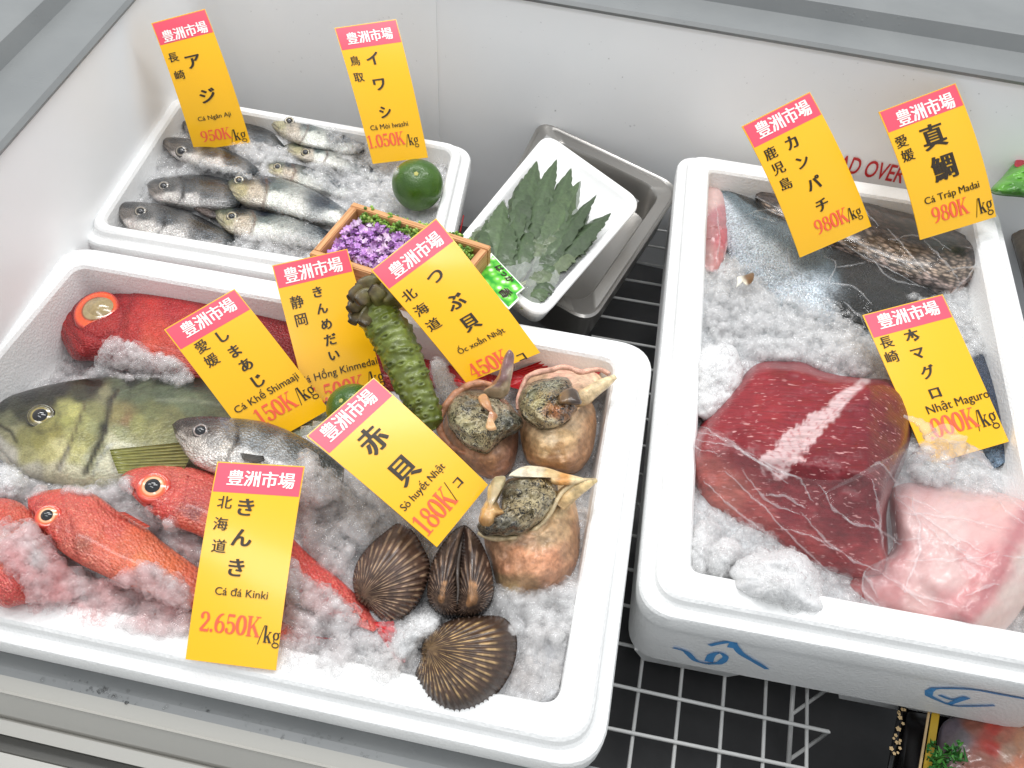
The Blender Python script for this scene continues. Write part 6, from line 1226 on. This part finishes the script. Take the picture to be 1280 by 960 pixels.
lump('smooth ice lump at the left edge between the olive fish and the rockfish', [(-15, 600), (5, 584), (25, 590), (32, 606), (20, 622), (-5, 626), (-20, 615)], (6, 605), -.012, .016, 13)
lump('long ice lump leaning behind the wasabi root', [(540, 452), (550, 450), (562, 470), (575, 490), (580, 510), (568, 515), (552, 495), (542, 475)], (560, 483), -.02, .014, 15)

# ------------------------------------------------------------------ clear plastic
allV, allF = list(FISH_V), list(FISH_F)
def drape(name, label, poly, lift, mat, n=60, smooth_it=30, amp=.002, seed=1, creases=(), zmin=-.03, fr=.02, auto=0, ang=.5):
    """a wrinkled sheet laid over whatever is under it"""
    r_c = np.random.default_rng(seed); creases = list(creases)
    for p_ in sample_poly(poly, auto):
        a_ = r_c.normal(ang, .35); l_ = r_c.uniform(14, 45); d_ = np.array([math.cos(a_), math.sin(a_)]) * l_; q_ = np.array([-d_[1], d_[0]]) * r_c.uniform(-.25, .25); creases.append([tuple(p_ - d_), tuple(p_ + q_), tuple(p_ + d_)])
    poly = np.asarray(poly, float); O = closed(poly, 160); c = O.mean(0); q = np.linspace(0, 1, n); PX = c + (O[None] - c) * q[:, None, None]
    D = np.zeros(PX.shape[:2])
    for i in range(n):
        for j in range(160):
            h_, d = hit_px(*PX[i, j]); t = np.linalg.norm(h_ - CAM) if h_ is not None else 9
            fl_ = W(PX[i, j][0], PX[i, j][1], zmin); D[i, j] = min(t, np.linalg.norm(fl_ - CAM))
    D0 = D.copy()
    for _ in range(smooth_it):
        E = D.copy(); E[1:-1] = (D[:-2] + D[2:] + np.roll(D, 1, 1)[1:-1] + np.roll(D, -1, 1)[1:-1]) / 4; E[0] = E[1].mean(); D = np.minimum(E, D0)
    fold = wav(PX * [1, 1], fr, seed, 4); ridge = 1 - np.abs(wav(PX @ np.array([[.8, -.6], [.6, .8]]) * [1, .3], fr * 1.4, seed + 1, 3)) * 2
    D = D - lift - amp * (.6 * fold + .6 * ridge)
    for cr in creases:
        L_ = catmull(cr, 24); L_ = L_ + 2.0 * np.stack([wav(L_, .03, seed + 7), wav(L_, .03, seed + 8)], 1); d_, sg_ = seg_dist(PX, L_); D = D - .0022 * np.exp(-(d_ / 2.2) ** 2) - .0012 * np.where(sg_ > 0, np.exp(-(d_ / 9) ** 2), 0)
    dv = np.stack([(PX[..., 0] - 640) / F, (PX[..., 1] - 480) / F, np.ones(PX.shape[:2])], -1) @ R; dv /= np.linalg.norm(dv, axis=2, keepdims=True)
    V = CAM + dv * D[..., None]; o = thing(name, label, 'plastic film', V.reshape(-1, 3).mean(0))
    build('film_sheet', V.reshape(-1, 3), grid_faces(n, 160, closev=True), mat, o)
    for i, cr in enumerate(creases):
        L_ = catmull(cr, 30); L_ = L_ + 2.0 * np.stack([wav(L_, .03, seed + 7), wav(L_, .03, seed + 8)], 1); fp, fv = PX.reshape(-1, 2), V.reshape(-1, 3); P = []
        for q_ in L_:
            d_ = ((fp - q_) ** 2).sum(1); k_ = np.argpartition(d_, 6)[:6]; w_ = 1 / (d_[k_] + .5); P.append((fv[k_] * w_[:, None]).sum(0) / w_.sum())
        P = np.array(P); P = P + tocam(P) * .0009; Vt, ft_ = tube(P, .0008 * (1 + .7 * wav(L_, .05, seed + i)) * np.sin(np.linspace(.15, 3.0, 30)) + .0002, 7); build('film_fold', Vt, ft_, M['fold'], o)
    return o
M['fold'] = mat_film('film_fold', .55, .10, 60)
M['bag'] = mat_film('clear_bag', .55, .03, 26); M['bag_hazy'] = mat_film('hazy_bag', .6, .16, 30)
M['wrap'] = mat_film('fillet_wrap', .28, .006, 30)
drape('plastic_wrap', 'clear wrap stretched over the long dark fillet', [(886, 222), (940, 238), (1000, 270), (1095, 312), (1150, 335), (1180, 370), (1150, 380), (1090, 410), (1030, 400), (960, 372), (915, 340), (890, 330), (880, 280)], .0018, M['wrap'], amp=.0012, seed=3, fr=.022, n=80, auto=7, ang=.55, creases=([(900, 236), (960, 254), (1040, 298), (1100, 330), (1160, 362)], [(930, 268), (960, 262), (990, 276)], [(1028, 318), (1045, 330), (1036, 350), (1066, 358), (1090, 380)], [(1060, 355), (1020, 352), (985, 345)], [(1090, 322), (1110, 345), (1150, 358)], [(893, 250), (900, 290), (895, 330)]))
drape('plastic_wrap', 'clear wrap folded round the coarse scaled fillet', [(940, 240), (1090, 248), (1160, 268), (1240, 306), (1262, 322), (1210, 372), (1180, 386), (1120, 352), (1060, 322), (980, 290)], .0022, M['wrap'], amp=.0014, seed=6, fr=.03, zmin=-.028, n=80, auto=6, ang=.4, creases=([(1110, 300), (1150, 295), (1190, 312)], [(1110, 285), (1140, 320), (1165, 350)], [(1230, 312), (1210, 345), (1185, 375)], [(1060, 300), (1110, 320), (1150, 340)]))
drape('plastic_bag', 'clear plastic bag clinging round the lower half of the tuna block', [(864, 535), (890, 535), (930, 560), (985, 592), (1040, 600), (1090, 590), (1135, 560), (1150, 620), (1120, 700), (1112, 730), (1060, 730), (980, 690), (900, 650), (858, 605)], .0014, M['bag'], amp=.0010, seed=9, fr=.03, zmin=-.02, n=80, auto=9, ang=.6, creases=([(868, 548), (920, 560), (960, 585), (1000, 596)], [(872, 540), (900, 546), (945, 575), (985, 604)], [(880, 600), (910, 630), (960, 668)], [(1000, 640), (1050, 690), (1100, 715)], [(1090, 600), (1100, 650), (1108, 700)], [(905, 588), (960, 640), (1010, 690), (1040, 720)], [(1075, 560), (1110, 590), (1130, 610)]))
drape('plastic_bag', 'hazy plastic bag over the pale tuna belly and ice at the right edge', [(1120, 590), (1150, 545), (1200, 545), (1250, 590), (1300, 610), (1320, 660), (1290, 740), (1240, 800), (1180, 796), (1080, 745), (1080, 715), (1115, 690)], .0025, M['bag_hazy'], amp=.0020, seed=12, fr=.026, zmin=-.02, n=80, auto=16, ang=.3, creases=([(1110, 615), (1160, 650), (1230, 690)], [(1120, 640), (1180, 645), (1260, 660)], [(1150, 560), (1200, 600), (1270, 625)], [(1130, 700), (1190, 700), (1250, 690)], [(1100, 715), (1150, 745), (1200, 760)], [(1140, 620), (1150, 680), (1130, 740)], [(1200, 560), (1240, 600), (1290, 650)]))
# knotted crumple of bag against the card
kn_ = thing('bag_knot', 'crumpled white twist of plastic bag in front of the tuna card', 'bag knot', W(1180, 550, .03))
P0 = W(1182, 556, .030); s_ = mpp(P0); Nk = tocam(P0) * .6 + np.array([-.1, -.2, .5]); Nk /= np.linalg.norm(Nk); ak = np.cross(Nk, [0, 1, .2]); ak /= np.linalg.norm(ak); bk = np.cross(Nk, ak)
class k: m = mat_film('crumpled_plastic', .8, .16, 70)
for q_, (sx_, npl, lift_, rx_, ry_) in enumerate(((1.0, 11, .010, 34, 21), (.7, 9, .014, 34, 21), (.42, 7, .018, 30, 22))):
    nr_, nt_ = 22, 150; V = []
    for i in range(nr_):
        r_ = i / (nr_ - 1)
        for j in range(nt_):
            th = 2 * math.pi * j / nt_; e_ = 1 + .22 * math.sin(3 * th + q_ * 2) + .12 * math.sin(7 * th + q_); pl = math.sin(npl * th + 2.2 * math.sin(2 * th + q_) + 2 * r_)
            V.append(P0 + (ak * math.cos(th) * rx_ + bk * math.sin(th) * ry_) * s_ * r_ * e_ * sx_ + Nk * (lift_ * (1 - r_ ** 1.3) + .0032 * pl * min(1, r_ * 2.5) - .004 * r_ * r_))
    V = np.array(V); V = V + Nk * (.0011 * wav(V, 160, 30 + q_, 3))[:, None]; build('pleated_sheet', V, grid_faces(nr_, nt_, closev=True), k.m, kn_)
for i, (a_, b_) in enumerate((((1165, 545), (1130, 520)), ((1160, 560), (1135, 590)), ((1200, 560), (1240, 585)), ((1185, 570), (1190, 600)))):
    L = catmull([a_, ((a_[0] + b_[0]) / 2 + 4, (a_[1] + b_[1]) / 2 - 3), b_], 14); P = W(L, z=np.linspace(.036, .026 - .02 * (i > 0), 14)); V, f = tube(P, np.linspace(.006, .0012, 14) * (1 + .2 * np.sin(np.arange(14) * 2)), 9); build('fold', V, f, k.m, kn_)

# ------------------------------------------------------------------ things outside the right box
gp = thing('green_wrapper', 'bright green wrapped pack with a red edge beyond the right box', 'wrapped pack', W(1270, 230, .02))
blob(gp, 'wrapper', [(1238, 238), (1252, 222), (1275, 196), (1310, 175), (1340, 210), (1320, 250), (1280, 246)], (1290, 220), .03, .016, mat_col('green_film', .35, .5, .6, 90, .25), [(1250, 230, (84, 150, 40)), (1280, 210, (96, 166, 52)), (1300, 230, (70, 130, 36)), (1270, 240, (60, 120, 30))], namp=.003, nfreq=40, coll=False)
blob(gp, 'red_edge', [(1268, 207), (1272, 196), (1330, 150), (1350, 166), (1310, 190), (1282, 209)], (1306, 182), .040, .003, mat_col('red_film', .35, .5, .4, 90, .2), [(1270, 200, (176, 24, 50)), (1300, 180, (166, 20, 46))], coll=False)
dp = thing('fish_pack', 'brownish packed fish beneath the green wrapper', 'fish pack', W(1280, 300, -.09))
blob(dp, 'pack', [(1248, 246), (1290, 240), (1360, 250), (1380, 340), (1360, 430), (1300, 420), (1276, 340), (1262, 290)], (1320, 330), -.06, .02, M['softflesh'], [(1262, 260, (124, 112, 98)), (1275, 255, (150, 96, 88)), (1280, 290, (110, 98, 84)), (1290, 340, (80, 70, 62)), (1340, 300, (110, 100, 90))], namp=.002, coll=False)
# black tray with gold stripes below the right box
bt = thing('lacquer_tray', 'black tray with gold stripes and flowers under the right box', 'tray', W(1190, 930, -.15))
zt_ = -.105
T4 = W(np.array([[1128, 860], [1420, 905], [1400, 1046], [1101, 1004]]), z=zt_)
prof = [(.010, zt_ - .026), (.008, zt_ - .025), (0, zt_ - .001), (.0006, zt_), (.003, zt_), (.0045, zt_ - .001), (.012, zt_ - .016), (.016, zt_ - .018)]
V, f = loft(T4, prof, .006, n=4); build('tray_body', V, f, mat_plain('lacquer', (14, 13, 14), .2), bt, sharp=.6)
e0, e1 = W(1128, 860, zt_ + .0008), W(1101, 1004, zt_ + .0008); ed = e1 - e0; ix = (W(1200, 900, zt_) - W(1180, 900, zt_)); ix /= np.linalg.norm(ix)
def stripe(o0, o1, drop, mat, nm):
    a, b_ = e0 + ed * .02 + ix * o0 + [0, 0, -drop], e0 + ed * .98 + ix * o0 + [0, 0, -drop]; c_, d_ = a + ix * (o1 - o0) + [0, 0, -(o1 - o0) * .0], b_ + ix * (o1 - o0)
    build(nm, [a, b_, d_, c_, a - [0, 0, .001], b_ - [0, 0, .001], d_ - [0, 0, .001], c_ - [0, 0, .001]], [(0, 1, 2, 3), (7, 6, 5, 4), (0, 4, 5, 1), (1, 5, 6, 2), (2, 6, 7, 3), (3, 7, 4, 0)], mat, bt, smooth=False)
gold = mat_plain('gold_paint', (196, 160, 50), .3); tan = mat_plain('gold_pale', (206, 176, 130), .35)
stripe(.0245, .0265, 0, tan, 'gold_stripe'); stripe(.028, .0345, 0, gold, 'gold_stripe')
mbk = MB()
for i in range(22):
    c_ = e0 + ed * RNG.uniform(.05, .6) + ix * RNG.uniform(.0, .008) + [0, 0, .0006]; r_ = RNG.uniform(.0012, .0024); t0 = RNG.uniform(0, 6)
    for kf in range(5):
        th = t0 + kf * 1.2566; d_ = np.array([math.cos(th), math.sin(th), 0]); e_ = np.array([-d_[1], d_[0], 0]); mbk.add([c_, c_ + d_ * r_ * .6 + e_ * r_ * .4, c_ + d_ * r_, c_ + d_ * r_ * .6 - e_ * r_ * .4], [(0, 3, 2, 1)])
mbk.build('gold_flowers', tan, bt, smooth=False)
rf = thing('packed_fillet', 'brownish pink fish flesh packed in the black tray', 'fish flesh', W(1240, 930, -.12))
blob(rf, 'flesh', [(1178, 905), (1210, 890), (1290, 880), (1380, 920), (1385, 990), (1300, 1010), (1220, 1000), (1180, 970)], (1280, 960), zt_ - .008, .022, M['softflesh'], [(1190, 910, (110, 100, 110)), (1200, 920, (120, 112, 116)), (1215, 905, (150, 96, 80)), (1250, 920, (170, 110, 90)), (1240, 935, (176, 60, 50)), (1245, 915, (180, 70, 60)), (1260, 940, (176, 140, 120)), (1230, 950, (150, 100, 86)), (1280, 930, (180, 130, 100)), (1275, 955, (190, 120, 90))], namp=.002, nfreq=40, coll=False)
pa = thing('parsley', 'sprig of green parsley garnish in the black tray', 'garnish', W(1175, 945, zt_))
mbp = MB()
for i in range(90):
    p = (RNG.uniform(1158, 1200), RNG.uniform(928, 968)); P = W(p[0], p[1], zt_ + RNG.uniform(.0, .012)); r_ = RNG.uniform(.0015, .0032); c_ = lin([(60, 130, 50), (40, 104, 40), (90, 160, 70)][i % 3])
    V, f = tube([P, P + RNG.normal(size=3) * r_ * .6 + [0, 0, r_], P + RNG.normal(size=3) * r_ + [0, 0, r_ * 1.6]], [r_ * .35, r_ * .5, r_ * .1], 5); mbp.add(V, f, c_)
mbp.build('leaves', M['petal'], pa, col=True)

# ------------------------------------------------------------------ frost and water drops on the freezer
def drops(name, label, pts, nrm, rs):
    P = np.array(pts); n = len(P); sV, sF = ico(1); V = []; f = []
    for i in range(n):
        q = nrm[i]; a = np.cross(q, [.3, .2, .9]); a /= np.linalg.norm(a); b_ = np.cross(q, a); v = sV * RNG.uniform(.8, 1.2, 3); V.append(P[i] + rs[i] * (v[:, :1] * a + v[:, 1:2] * b_ + .5 * v[:, 2:] * q)); f += (sF + i * len(sV)).tolist()
    class k: m = M['ice']
    tag(build(name, np.concatenate(V), f, k.m), label, 'water drops', kind='stuff')
pts, nrm, rs = [], [], []
for x, y in sample_poly([(300, 90), (560, 90), (690, 150), (840, 180), (900, 150), (1270, 150), (1270, 110), (700, 20), (300, 10)], 130):
    P = Wplane(x, y, np.r_[wa[:2], 0], np.r_[bn, 0]); pts.append(P); nrm.append(-np.r_[bn, 0]); rs.append(.0007 * RNG.lognormal(0, .4))
drops('frost_specks', 'tiny frost specks dotting the white freezer wall', pts, nrm, rs)
pts, nrm, rs = [], [], []
for x, y in list(sample_poly([(0, 826), (400, 915), (500, 945), (460, 950), (0, 842)], 90)) + list(sample_poly([(80, 846), (130, 858), (180, 885), (120, 868)], 45)):
    P = W(x, y, -.0355); pts.append(P); nrm.append(np.array([0, 0, 1.])); rs.append(.0008 * RNG.lognormal(0, .55))
drops('water_drops', 'water drops beaded on the grey front rail of the freezer', pts, nrm, rs)
